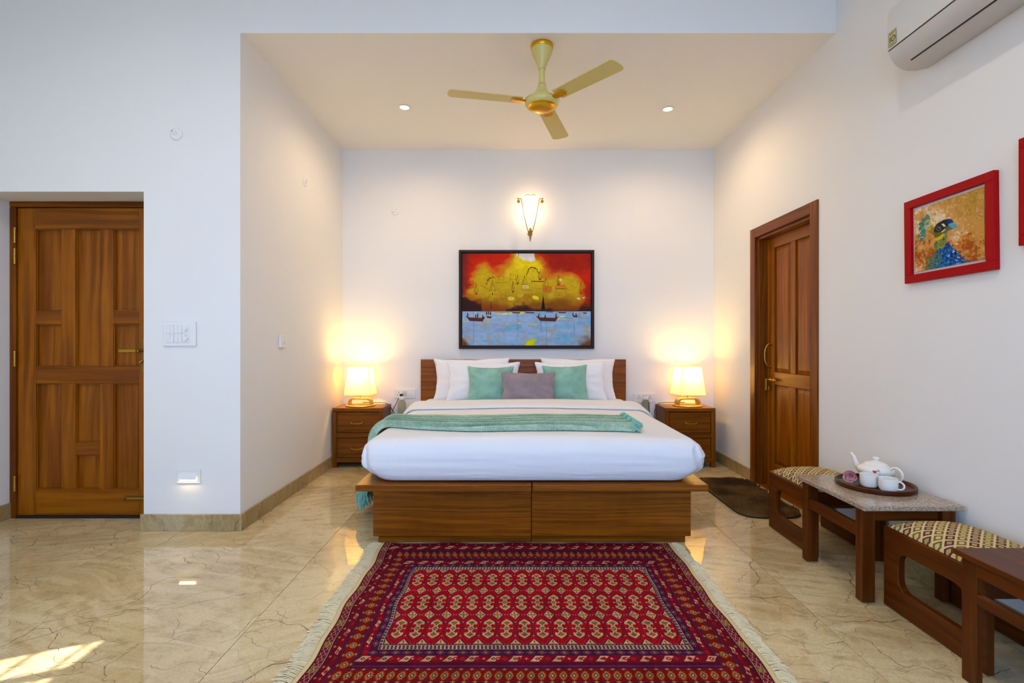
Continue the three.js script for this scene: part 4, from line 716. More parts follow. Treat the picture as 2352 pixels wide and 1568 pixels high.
// ───────────────────────── ceiling fan ─────────────────────────
{
  const t = thing('ceiling_fan', 'cream and gold three-blade ceiling fan over the bed', 'fan', [0.195, HC, -3.274]);
  const c = part(t, 'canopy', lathe([[0.067, -0.012], [0.0675, -0.034], [0.064, -0.052], [0.054, -0.078], [0.04, -0.108], [0.0295, -0.136], [0.0255, -0.156], [0.022, -0.158], [0, -0.158]], 48), M.cream, 'flared cream canopy');
  part(c, 'gold_ring', lathe([[0.06, -0.001], [0.072, -0.001], [0.0735, -0.006], [0.0715, -0.024], [0.066, -0.028]], 48), M.gold);
  part(t, 'downrod', cyl(0.0185, 0.0185, 0.13, 24).translate(0, -0.215, 0), M.cream);
  const b = part(t, 'lower_canopy', lathe([[0, -0.25], [0.0235, -0.251], [0.0255, -0.268], [0.033, -0.288], [0.046, -0.308], [0.06, -0.325], [0.066, -0.336]], 48), M.cream);
  part(b, 'gold_band', lathe([[0.05, -0.3335], [0.064, -0.3335], [0.0665, -0.337], [0.0665, -0.342], [0.06, -0.343]], 48), M.gold);
  const h = part(t, 'motor_housing', lathe([[0.05, -0.342], [0.085, -0.345], [0.102, -0.352], [0.109, -0.362], [0.1115, -0.375], [0.109, -0.388], [0.101, -0.398], [0.094, -0.402]], 64), M.cream);
  part(h, 'gold_cap', lathe([[0.0955, -0.399], [0.0935, -0.404], [0.08, -0.413], [0.055, -0.42], [0.025, -0.4235], [0, -0.424]], 64), M.gold, 'domed gold cap');
  part(h, 'ridge', lathe([[0.108, -0.357], [0.1145, -0.361], [0.1145, -0.366], [0.108, -0.369]], 64), M.cream);
  for (const deg of [48, 168.5, -72.5]) {
    const a = THREE.MathUtils.degToRad(deg), W = 0.126, r0 = 0.135, r1 = 0.612;
    const s = new THREE.Shape(); s.moveTo(r0, -W * 0.43); s.lineTo(r1 - 0.03, -W / 2); s.quadraticCurveTo(r1 - 0.004, -W * 0.47, r1, -W * 0.2); s.quadraticCurveTo(r1 + 0.006, 0.02, r1 - 0.004, W * 0.36); s.quadraticCurveTo(r1 - 0.012, W / 2, r1 - 0.03, W / 2); s.lineTo(r0, W * 0.43); s.closePath();
    const put = (g) => g.rotateX(-Math.PI / 2).rotateX(-0.10).translate(0, -0.372, 0).rotateY(-a);
    const bl = part(t, 'blade', put(extrude(s, 0.004, 0.0012, 10)), M.cream);
    const k = new THREE.Shape(); k.moveTo(0.088, -0.014); k.lineTo(0.13, -0.026); k.lineTo(0.19, -0.032); k.lineTo(0.203, -0.018); k.lineTo(0.203, 0.018); k.lineTo(0.19, 0.032); k.lineTo(0.13, 0.026); k.lineTo(0.088, 0.014); k.closePath();
    const k2 = new THREE.Shape(); k2.moveTo(0.1, -0.011); k2.lineTo(0.135, -0.02); k2.lineTo(0.187, -0.025); k2.lineTo(0.187, 0.025); k2.lineTo(0.135, 0.02); k2.lineTo(0.1, 0.011); k2.closePath();
    part(bl, 'blade_bracket', merge([put(extrude(k, 0.007, 0.002).translate(0, 0, -0.0075)), put(extrude(k2, 0.004, 0.0015).translate(0, 0, -0.0105))]), M.gold);
  }
}
// ───────────────────────── recessed downlights ─────────────────────────
function downlight(x, y, z, power, label, group, cone = 1.5, tint = WARM2) {
  const t = thing('downlight', label, 'downlight', [x, y, z], group);
  part(t, 'trim', lathe([[0.041, 0.02], [0.041, -0.001], [0.052, -0.0015], [0.0535, -0.004], [0.05, -0.006], [0.0375, -0.006], [0.036, -0.002], [0.036, 0.02]], 40), M.plastic);
  part(t, 'can', lathe([[0.0405, 0.018], [0.0405, 0.09], [0, 0.09]], 32), M.plasticGrey);
  part(t, 'lamp_lens', cyl(0.035, 0.035, 0.006, 32).translate(0, 0.006, 0), M.bulbWhite, 'bright lens');
  const L = new THREE.SpotLight(tint, power, 0, cone, 0.5); L.name = 'downlight_beam'; L.position.set(0, -0.008, 0); L.target.position.set(0, -1, 0); L.castShadow = true; L.shadow.radius = 1.6; t.add(L, L.target);
}
downlight(-0.888, HC, -4.136, 2.9, 'small round recessed ceiling light left of the fan', 'alcove downlights');
downlight(1.297, HC, -4.167, 2.9, 'small round recessed ceiling light right of the fan', 'alcove downlights');
downlight(0.4, HM, -1.0, 6.5, 'unseen recessed light in the high ceiling, placed to shadow the air conditioner', 'unseen downlights of the high ceiling', 1.35, new THREE.Color().setRGB(1, 0.92, 0.82));  // out of view, placed to cast the shadow below the air conditioner
downlight(-1.9, HM, -1.0, 8, 'unseen recessed light in the high ceiling, placed to brighten the left wall', 'unseen downlights of the high ceiling', 1.35, new THREE.Color().setRGB(1, 0.92, 0.82));  // out of view, placed to brighten the upper left wall

// ───────────────────────── wall sconce ─────────────────────────
{
  const X = 0.181, Z = -4.945, t = thing('wall_sconce', 'lit wall sconce with cone glass shade and brass bow', 'wall lamp', [X, 2.30, ZB]);
  const q = (x, y, z) => [x, y - 2.30, z - ZB], zz = Z;
  part(t, 'back_plate', lathe([[0, 0], [0.022, 0.001], [0.024, 0.006], [0.012, 0.012], [0, 0.013]], 24).rotateX(Math.PI / 2).translate(...q(0, 2.27, ZB)), M.oldBrass);
  part(t, 'bracket', tube([q(0, 2.27, ZB + 0.01), q(0, 2.262, ZB + 0.06), q(0, 2.268, zz)], 0.006, 12, 8), M.oldBrass);
  part(t, 'finial', lathe([[0, -0.128], [0.004, -0.122], [0.003, -0.114], [0.007, -0.106], [0.005, -0.098], [0.009, -0.09], [0.007, -0.08], [0.011, -0.07], [0.013, -0.055], [0.011, -0.042], [0.016, -0.036], [0.024, -0.03], [0.02, -0.022], [0.012, -0.016], [0.013, -0.006], [0.007, 0.008], [0, 0.014]], 20).translate(...q(0, 2.297, zz)), M.oldBrass);
  part(t, 'glass_shade', lathe([[0.012, 2.306 - 2.30], [0.026, 2.36 - 2.30], [0.046, 2.44 - 2.30], [0.064, 2.52 - 2.30], [0.075, 2.575 - 2.30], [0.073, 2.592 - 2.30], [0.06, 2.606 - 2.30], [0.035, 2.614 - 2.30], [0, 2.617 - 2.30]], 36).translate(0, 0, zz - ZB), M.glassShade, 'frosted cone glass shade');
  for (const s of [-1, 1]) {
    const a = part(t, 'arm', tube([q(s * 0.02, 2.268, zz), q(s * 0.038, 2.33, zz), q(s * 0.066, 2.46, zz), q(s * 0.084, 2.56, zz), q(s * 0.092, 2.592, zz), q(s * 0.106, 2.598, zz), q(s * 0.116, 2.586, zz)], 0.0038, 40, 8), M.oldBrass);
    part(a, 'rosette', merge([new THREE.SphereGeometry(0.013, 12, 10).translate(...q(s * 0.116, 2.566, zz)), ...[0, 1, 2, 3, 4].map((k) => new THREE.SphereGeometry(0.0075, 8, 6).translate(...q(s * 0.116 + 0.011 * Math.cos(k * 1.257), 2.566 + 0.011 * Math.sin(k * 1.257), zz + 0.006))), new THREE.SphereGeometry(0.008, 8, 6).translate(...q(s * 0.122, 2.596, zz))]), M.brass);
  }
  const bow = (s) => tube([q(0, 2.616, zz + 0.01), q(s * 0.018, 2.632, zz + 0.012), q(s * 0.036, 2.634, zz + 0.012), q(s * 0.044, 2.62, zz + 0.012), q(s * 0.034, 2.608, zz + 0.012), q(s * 0.016, 2.61, zz + 0.012), q(0, 2.616, zz + 0.01)], 0.003, 30, 6);
  const b = part(t, 'bow', merge([bow(-1), bow(1), new THREE.SphereGeometry(0.007, 10, 8).translate(...q(0, 2.616, zz + 0.012)), tube([q(0, 2.616, zz + 0.012), q(-0.006, 2.6, zz + 0.013), q(-0.014, 2.588, zz + 0.013)], 0.0026, 10, 5), tube([q(0, 2.616, zz + 0.012), q(0.003, 2.598, zz + 0.013), q(-0.001, 2.58, zz + 0.013)], 0.0026, 10, 5)]), M.brass, 'brass ribbon bow');
  part(b, 'wire', merge([-1, 1].map((s) => tube([q(s * 0.01, 2.612, zz + 0.01), q(s * 0.04, 2.585, zz + 0.006), q(s * 0.075, 2.552, zz)], 0.0012, 10, 4))), M.brass);
  part(t, 'bulb', lathe([[0, 0.15], [0.012, 0.155], [0.02, 0.18], [0.024, 0.205], [0.02, 0.232], [0, 0.245]], 16).translate(0, 0, zz - ZB), M.bulbWhite, 'lit sconce bulb');
  const L = new THREE.PointLight(WARM2, 0.8); L.name = 'sconce_bulb'; L.position.set(0, 0.20, zz - ZB); L.castShadow = true; L.shadow.radius = 1.2; t.add(L);
}
// ───────────────────────── pictures ─────────────────────────
function picture(name, label, w, h, fw, fd, frameMat, canvasMat, passe, pos, turn, canvasLabel, roll = 0) {
  const t = thing(name, label, 'painting', pos, undefined, turn); t.rotation.z = roll; t.rotation.order = 'YXZ';
  const B = (n, x0, x1, y0, y1, z0, z1, m, gr = 'x', par = t) => part(par, n, bx(null, x0, x1, y0, y1, z0, z1, 0.002, gr), m);
  B('frame_rail', -w / 2, w / 2, h / 2 - fw, h / 2, 0, fd, frameMat); B('frame_rail', -w / 2, w / 2, -h / 2, -h / 2 + fw, 0, fd, frameMat);
  B('frame_stile', -w / 2, -w / 2 + fw, -h / 2 + fw, h / 2 - fw, 0, fd, frameMat, 'y'); B('frame_stile', w / 2 - fw, w / 2, -h / 2 + fw, h / 2 - fw, 0, fd, frameMat, 'y');
  const iw = w - 2 * fw, ih = h - 2 * fw;
  B('backing', -iw / 2, iw / 2, -ih / 2, ih / 2, 0.001, fd * 0.35, passe ? M.passe : M.dark);
  const cw = iw - 2 * (passe || 0.008), ch = ih - 2 * (passe || 0.008);
  const g = new THREE.BoxGeometry(cw, ch, 0.006); part(t, 'canvas', g.translate(0, 0, fd * 0.35 + (passe ? 0.002 : 0.008)), canvasMat, canvasLabel);
  return t;
}
picture('painting', 'dark-framed river town painting with boats, above the headboard', 1.358, 0.991, 0.026, 0.034, M.frameDark, M.river, 0, [0.146, 1.6065, ZB + 0.001], 0, 'fiery yellow and red sky over blue water with boats');
picture('painting', 'red-framed oil painting of a peacock head on the right wall', 0.478, 0.416, 0.04, 0.024, M.frameRed, M.peacock, 0.013, [XR - 0.001, 1.69, -2.325], -Math.PI / 2, 'peacock head in blue and ochre dabs', 0.012);
{ const m2 = picture('painting', 'red-framed picture cut by the right edge, beside the peacock painting', 0.478, 0.423, 0.04, 0.024, M.frameRed, M.passe, 0.013, [XR - 0.001, 1.775, -1.747], -Math.PI / 2, undefined); void m2; }

// ───────────────────────── air conditioner ─────────────────────────
{
  const t = thing('air_conditioner', 'white split air conditioner high on the right wall', 'air conditioner', [XR, 2.5, -2.0]), Z0 = -2.45, Z1 = -1.56;
  // profile: distance from the wall, height above the base
  const sec = (pts, z0, z1, b = 0.004) => { const s = new THREE.Shape(); pts.forEach(([d, y], i) => (i ? s.lineTo(-d, y) : s.moveTo(-d, y))); s.closePath(); return toCreasedNormals(extrude(s, z1 - z0, b).translate(0, 0, z0 + 2.0), 0.55); };
  const body = [[0.001, 0.02], [0.06, 0.006], [0.1, 0.006], [0.13, 0.014], [0.157, 0.032], [0.178, 0.056], [0.19, 0.082], [0.194, 0.098], [0.186, 0.101], [0.186, 0.3], [0.15, 0.315], [0.001, 0.318]];
  part(t, 'body', sec(body, Z0, Z1), M.plasticAC);
  part(t, 'front_panel', sec([[0.186, 0.1045], [0.1965, 0.1045], [0.197, 0.2], [0.194, 0.285], [0.182, 0.31], [0.16, 0.3175], [0.187, 0.30]], Z0 - 0.001, Z1 + 0.001, 0.001), M.plasticPanel);
  part(t, 'seam', sec([[0.18, 0.0965], [0.1925, 0.0965], [0.1925, 0.106], [0.18, 0.106]], Z0 + 0.004, Z1 - 0.004, 0), M.black);
  // air flap; the black strip below it paints in the shaded gap
  part(t, 'flap', sec([[0.186, 0.094], [0.1955, 0.094], [0.1925, 0.082], [0.181, 0.0555], [0.160, 0.031], [0.1445, 0.0205], [0.142, 0.027], [0.155, 0.036], [0.174, 0.058]], Z0 + 0.075, Z1 - 0.075, 0.001), M.plasticAC);
  part(t, 'dark_slot_strip', sec([[0.1445, 0.0215], [0.140, 0.0175], [0.1375, 0.0165], [0.136, 0.024], [0.14, 0.026]], Z0 + 0.075, Z1 - 0.075, 0), M.black);
  const st = part(t, 'sticker', new THREE.PlaneGeometry(0.05, 0.072).rotateY(-Math.PI / 2).translate(-0.1985, 0.148, -2.415 + 2.0), M.sticker, 'small yellow sticker reading 10'); void st;
}
// ───────────────────────── wall plates ─────────────────────────
{
  const t = thing('switch_panel', 'white panel of switches and sockets right of the left door', 'switch', [-2.08, 1.233, ZF]);
  part(t, 'plate', new RoundedBoxGeometry(0.205, 0.156, 0.012, 2, 0.005).translate(0, 0, 0.006), M.plastic);
  for (let j = 0; j < 2; j++) for (let i = 0; i < 2; i++) for (let k = 0; k < 2; k++) part(t, 'switch', new RoundedBoxGeometry(0.0215, 0.052, 0.008, 1, 0.002).rotateX((i + j + k) % 2 ? 0.035 : -0.035).translate(-0.067 + i * 0.05 + k * 0.0225, 0.0295 - j * 0.058, 0.0135), M.plastic);
  part(t, 'dimmer', merge([new RoundedBoxGeometry(0.046, 0.052, 0.004, 1, 0.001).translate(0.041, 0.0295, 0.0125), cyl(0.012, 0.013, 0.016, 24).rotateX(Math.PI / 2).translate(0.041, 0.0295, 0.022)]), M.plastic);
  part(t, 'switch', new RoundedBoxGeometry(0.0215, 0.052, 0.008, 1, 0.002).rotateX(0.035).translate(0.030, -0.0285, 0.0135), M.plastic); part(t, 'fan_regulator', merge([new RoundedBoxGeometry(0.0215, 0.052, 0.004, 1, 0.001).translate(0.0535, -0.0285, 0.0125), cyl(0.008, 0.008, 0.016, 18).rotateX(Math.PI / 2).translate(0.05, -0.0285, 0.022)]), M.plastic);
}
{
  const t = thing('step_light', 'lit foot light low on the wall right of the left door', 'wall lamp', [-2.026, 0.341, ZF]);
  part(t, 'plate', new RoundedBoxGeometry(0.15, 0.088, 0.008, 2, 0.003).translate(0, 0, 0.004), M.plastic);
  const s = poly([[0.008, 0.024], [0.030, -0.014], [0.026, -0.016], [0.008, 0.014]]);
  part(t, 'hood', extrude(s, 0.112, 0.001).rotateY(-Math.PI / 2).translate(0.056, 0, 0), M.plastic);
  part(t, 'lamp_lens', bx(null, -0.052, 0.052, -0.030, 0.004, 0.0085, 0.0125, 0.001), M.stepGlow, 'glowing lens');
  const L = new THREE.RectAreaLight(new THREE.Color().setRGB(1, 0.72, 0.34), 40, 0.1, 0.02); L.name = 'step_light_glow'; L.position.set(0, -0.018, 0.016); L.lookAt(-2.026, -1.2, ZF + 0.5); t.add(L); L.rotation.set(-1.25, 0, 0); L.rotation.y = 0; L.rotation.x = -1.2 ; L.rotation.z = 0; L.lookAt(new THREE.Vector3(-2.026, 0.05, ZF + 0.16));
}
function roundPlate(label, pos, turn, holes) {
  const t = thing('cover_plate', label, 'cover plate', pos, 'round blank cover plates', turn);
  part(t, 'disc', lathe([[0, 0.012], [0.028, 0.011], [0.037, 0.008], [0.041, 0.003], [0.041, 0]].reverse(), 40).rotateX(Math.PI / 2), M.plastic);
  part(t, 'boss', merge([0, 1, 2, 3].map((k) => new RoundedBoxGeometry(0.009, 0.003, 0.003, 1, 0.001).rotateZ(k * Math.PI / 2).translate(Math.sin(k * Math.PI / 2) * 0.009, Math.cos(k * Math.PI / 2) * 0.009, 0.0125))), M.plasticGrey);
  for (const [x, y] of holes) part(t, 'screw_hole', cyl(0.0033, 0.0033, 0.003, 12).rotateX(Math.PI / 2).translate(x, y, 0.0102), M.black);
}
roundPlate('round white cover plate high on the wall above the switch panel', [-2.106, 2.486, ZF], 0, [[-0.022, 0.016]]);
roundPlate('round white cover plate on the alcove side wall', [XL, 2.498, -4.12], Math.PI / 2, [[0.012, 0.018], [-0.01, -0.014]]);
roundPlate('round white cover plate with exposed screws on the back wall', [-1.18, 2.498, ZB], 0, [[0.019, 0.017], [-0.021, -0.016], [-0.007, -0.008]]);
{
  const t = thing('wall_control', 'small cream control plate on the alcove side wall', 'switch', [XL, 1.185, -3.703], undefined, Math.PI / 2);
  part(t, 'plate', new RoundedBoxGeometry(0.085, 0.092, 0.016, 2, 0.004).translate(0, 0, 0.008), M.plastic); part(t, 'button', merge([0, 1].map((k) => cyl(0.004, 0.004, 0.004, 12).rotateX(Math.PI / 2).translate(0.012, -0.004 - k * 0.012, 0.017))), M.plasticGrey);
}
function socketPlate(x, y, label, flip) {
  const t = thing('socket_plate', label, 'socket', [x, y, ZB], 'bedside socket plates');
  part(t, 'plate', new RoundedBoxGeometry(0.216, 0.094, 0.011, 2, 0.004).translate(0, 0, 0.0055), M.plastic);
  const slots = (cx) => [[0, 0.014, 0.006, 0.011], [-0.013, -0.007, 0.010, 0.005], [0.013, -0.007, 0.010, 0.005]].map(([a, b, w, h]) => new THREE.BoxGeometry(w, h, 0.002).translate(cx + a, b, 0.0112));
  for (const s of flip) part(t, 'socket', merge(slots(s)), M.black);
  part(t, 'switch', new RoundedBoxGeometry(0.044, 0.05, 0.007, 1, 0.002).rotateX(0.07).translate(0, 0, 0.012), M.plasticGrey);
  if (flip.length === 1) part(t, 'dimmer', cyl(0.012, 0.013, 0.014, 24).rotateX(Math.PI / 2).translate(0.052, 0, 0.017), M.plastic);
}
socketPlate(-1.079, 0.66, 'white socket plate with round dimmer, left of the headboard', [-0.06]);
socketPlate(1.337, 0.618, 'white double socket plate, right of the headboard', [-0.062, 0.052]);

// ───────────────────────── rug ─────────────────────────
{
  const X0 = -0.74, X1 = 0.912, Z0 = -2.93, Z1 = -1.60, t = thing('rug', 'red knotted rug with cream guls and fringed ends before the bed', 'rug', [(X0 + X1) / 2, 0, (Z0 + Z1) / 2]);
  const cx = t.position.x, cz = t.position.z, lift = (x, z) => 0.0075 + 0.006 * Math.max(0, Math.sin(x * 17 + 1.3)) * smooth(-2.80, -2.93, z) + 0.0016 * (fbm(x * 5, z * 5, 2) - 0.5);
  const edge = (z) => 0.006 * Math.sin(z * 9) + 0.004 * Math.sin(z * 23);
  const P = (u, v) => { const z = lerp(Z0, Z1, v) + 0.005 * Math.sin(u * 22) * smooth(0.08, 0, v), w = edge(z), x = lerp(X0 + w, X1 + w * 0.7, u); return [x, z]; };
  const top = grid(90, 70, (u, v) => { const [x, z] = P(u, v); return [x - cx, lift(x, z), z - cz]; }, (u, v) => [u, 1 - v]);
  const skirt = [[(s) => [s, 0]], [(s) => [1 - s, 1]], [(s) => [0, 1 - s]], [(s) => [1, s]]].map(([f]) => grid(80, 1, (s, k) => { const [u, v] = f(s), [x, z] = P(u, v); return [x - cx, k ? lift(x, z) : 0.0008, z - cz]; }, (s) => f(s)));
  part(t, 'pile', merge([top, ...skirt]), M.rug);
  for (const sd of [-1, 1]) {
    const ex = (z) => (sd < 0 ? X0 + edge(z) : X1 + edge(z) * 0.7);
    const wv = 0.024;
    part(t, 'webbing', merge([grid(60, 4, (u, v) => { const z = lerp(Z0 + 0.004, Z1, u), a = v * Math.PI; return [ex(z) + sd * (wv * (1 - Math.cos(a)) / 2 * 1.0 - 0.001) - cx, 0.001 + 0.0055 * Math.sin(a * 0.86 + 0.28), z - cz]; })]), M.rugEdge);
    const r = rngOf(sd + 60), list = [];
    for (let k = 0; k < 620; k++) {
      const z = lerp(Z0, Z1, (k + r()) / 620), bunch = Math.sin(Math.floor(z * 55) * 12.9) * 0.5, L = (sd < 0 ? 0.072 : 0.056) * (0.75 + 0.4 * r()), sw = (bunch * 0.35 + (r() - 0.5) * 0.35 + (sd > 0 ? 0.55 : -0.05)) * L;
      const x0 = ex(z) + sd * (wv - 0.003), y = 0.003 + r() * 0.004;
      const pts = [[x0 - cx, y, z - cz], [x0 + sd * L * 0.35 - cx, y + 0.004 + r() * 0.006, z + sw * 0.2 - cz], [x0 + sd * L * 0.75 - cx, 0.004 + r() * 0.005, z + sw * 0.65 - cz], [x0 + sd * L * (0.98 - 0.1 * Math.abs(bunch)) - cx, 0.0022 + r() * 0.002, z + sw - cz]];
      list.push(tube(pts, 0.0011 + r() * 0.0008, 5, 3));
    }
    const f = part(t, 'fringe', merge(list), M.fringe); f.userData.kind = 'stuff';
  }
}
// ───────────────────────── shaggy door mat ─────────────────────────
{
  const x0 = 1.548, x1 = 1.985, z0 = -4.28, z1 = -3.345, cx = (x0 + x1) / 2, cz = (z0 + z1) / 2, t = thing('door_mat', 'brown shaggy mat on the floor before the right door', 'mat', [cx, 0, cz]);
  const hw = (x1 - x0) / 2, hd = (z1 - z0) / 2, inside = (x, z, m = 0) => { const a = Math.max(0, Math.abs(x) - (hw - 0.13)), b = Math.max(0, Math.abs(z) - (hd - 0.13)); return Math.hypot(a, b) < 0.13 - m; };
  const s = roundRect(-hw, -hd, hw, hd, 0.15); part(t, 'backing', extrude(s, 0.01, 0.003, 16).rotateX(-Math.PI / 2).translate(0, 0.0005, 0), M.dark);
  const r = rngOf(13), blade = new THREE.ConeGeometry(0.0042, 0.032, 3, 1, true).translate(0, 0.013, 0), N = 26000, im = new THREE.InstancedMesh(blade, M.pile, N), m = new THREE.Matrix4(), q = new THREE.Quaternion(), e = new THREE.Euler(), col = new THREE.Color();
  let n = 0; while (n < N) {
    const x = (r() * 2 - 1) * hw, z = (r() * 2 - 1) * hd; if (!inside(x, z, 0.006)) continue;
    const lay = fbm(x * 6 + 3, z * 6 + 7, 3) * 9, tilt = 0.5 + 0.5 * r(); e.set(Math.cos(lay) * tilt, r() * 6, Math.sin(lay) * tilt, 'XZY'); q.setFromEuler(e);
    m.compose(new THREE.Vector3(x, 0.008, z), q, new THREE.Vector3(1, 0.7 + 0.5 * r(), 1)); im.setMatrixAt(n, m);
    const k = 0.55 + 0.75 * fbm(x * 7 + 1, z * 7, 3) * (0.7 + 0.6 * r()); im.setColorAt(n, col.setRGB(k, k * 0.95, k * 0.88)); n++;
  }
  im.name = 'pile'; im.userData.kind = 'stuff'; t.add(im);
}
// ───────────────────────── stools ─────────────────────────
function stool(x0, x1, z0, z1, label) {   // z0 far end, z1 near end (world, negative)
  const t = thing('stool', label, 'stool', [(x0 + x1) / 2, 0, (z0 + z1) / 2], 'low upholstered stools'), cz = t.position.z, L = z1 - z0, H = 0.355;
  const s = poly([[-L / 2, 0.003], [L / 2, 0.003], [L / 2, H], [-L / 2, H]]); s.holes.push(roundRect(-L / 2 + 0.085, 0.105, L / 2 - 0.085, H - 0.085, 0.055, THREE.Path));
  for (const [a, b] of [[x0, x0 + 0.032], [x1 - 0.032, x1]]) { const g = extrude(s, 0.032, 0.003, 10).rotateY(-Math.PI / 2); part(t, 'side_frame', uvMetres(g, 'z').translate(b - t.position.x, 0, 0), M.stoolWood); void a; }
  for (const z of [z0 + 0.006, z1 - 0.028]) part(t, 'cross_rail', bx(t, x0 + 0.032, x1 - 0.032, 0.27, 0.352, z, z + 0.022, 0.002, 'x'), M.stoolWood);
  part(t, 'seat_board', bx(t, x0 + 0.033, x1 - 0.033, 0.335, 0.352, z0 + 0.03, z1 - 0.03, 0.002, 'x'), M.stoolWood);
  const w = x1 - x0 - 0.012, d = L - 0.016;
  const top = grid(40, 40, (u, v) => { const a = u * 2 - 1, b = v * 2 - 1, A = Math.sign(a) * (1 - (1 - Math.abs(a)) ** 1.5), B = Math.sign(b) * (1 - (1 - Math.abs(b)) ** 1.5); const k = Math.max(0, (1 - Math.abs(A) ** 2.6) * (1 - Math.abs(B) ** 2.6)); const sq = 1 - 0.012 * (1 - k); return [A * w / 2 * sq, H + 0.002 + 0.060 * Math.pow(k, 0.55), B * d / 2 * sq]; }, (u, v, p) => [p[0], p[2]]);
  const bot = grid(1, 1, (u, v) => [(u - 0.5) * w * 0.98, H + 0.0015, (0.5 - v) * d * 0.98]);
  part(t, 'cushion', merge([top, bot]), M.stoolFabric, 'domed seat in a cream lattice print with plum and olive squares'); void cz;
}
stool(1.648, 2.012, -3.214, -2.740, 'low wooden stool with patterned seat, far side of the granite table');
stool(1.678, 2.012, -2.262, -1.772, 'low wooden stool with patterned seat, between the two side tables');

// ───────────────────────── side tables ─────────────────────────
{
  const t = thing('granite_table', 'low wooden side table with a speckled granite top', 'table', [1.80, 0, -2.5]), P = (n, a, b, c, d, e, f, gr, m = M.stoolWood, r = 0.003) => part(t, n, bx(t, a, b, c, d, e, f, r, gr), m);
  P('top', 1.567, 2.017, 0.428, 0.452, -2.762, -2.228, 'x', M.granite, 0.005);
  for (const z of [[-2.735, -2.690], [-2.312, -2.267]]) for (const x of [[1.585, 1.645], [1.95, 2.01]]) P('leg', ...x, 0.004, 0.427, ...z, 'y');
  P('apron', 1.645, 1.95, 0.365, 0.427, -2.308, -2.288, 'x'); P('apron', 1.645, 1.95, 0.385, 0.427, -2.715, -2.697, 'x');
  P('side_rail', 1.592, 1.616, 0.288, 0.344, -2.690, -2.312, 'z'); P('side_rail', 1.98, 2.004, 0.365, 0.427, -2.690, -2.312, 'z');
  for (const z of [-2.7125, -2.2895]) for (const x of [1.615, 1.98]) part(t, 'glide', cyl(0.012, 0.012, 0.004, 14).translate(x - 1.80, 0.002, z + 2.5), M.plastic);
}
{
  const t = thing('wooden_table', 'dark wooden side table cut by the lower right corner', 'table', [1.80, 0, -1.5]), P = (n, a, b, c, d, e, f, gr, r = 0.003) => part(t, n, bx(t, a, b, c, d, e, f, r, gr), M.stoolWood);
  P('top', 1.567, 2.017, 0.432, 0.452, -1.782, -1.24, 'z', 0.003);
  for (const x of [[1.585, 1.607], [1.985, 2.007]]) { for (const z of [[-1.766, -1.708], [-1.314, -1.256]]) P('leg', ...x, 0.001, 0.431, ...z, 'y'); P('apron', ...x, 0.380, 0.431, -1.708, -1.314, 'z'); P('side_rail', ...x, 0.286, 0.322, -1.708, -1.314, 'z'); }
  P('cross_rail', 1.607, 1.985, 0.39, 0.431, -1.764, -1.746, 'x'); P('cross_rail', 1.607, 1.985, 0.39, 0.431, -1.276, -1.258, 'x');
}
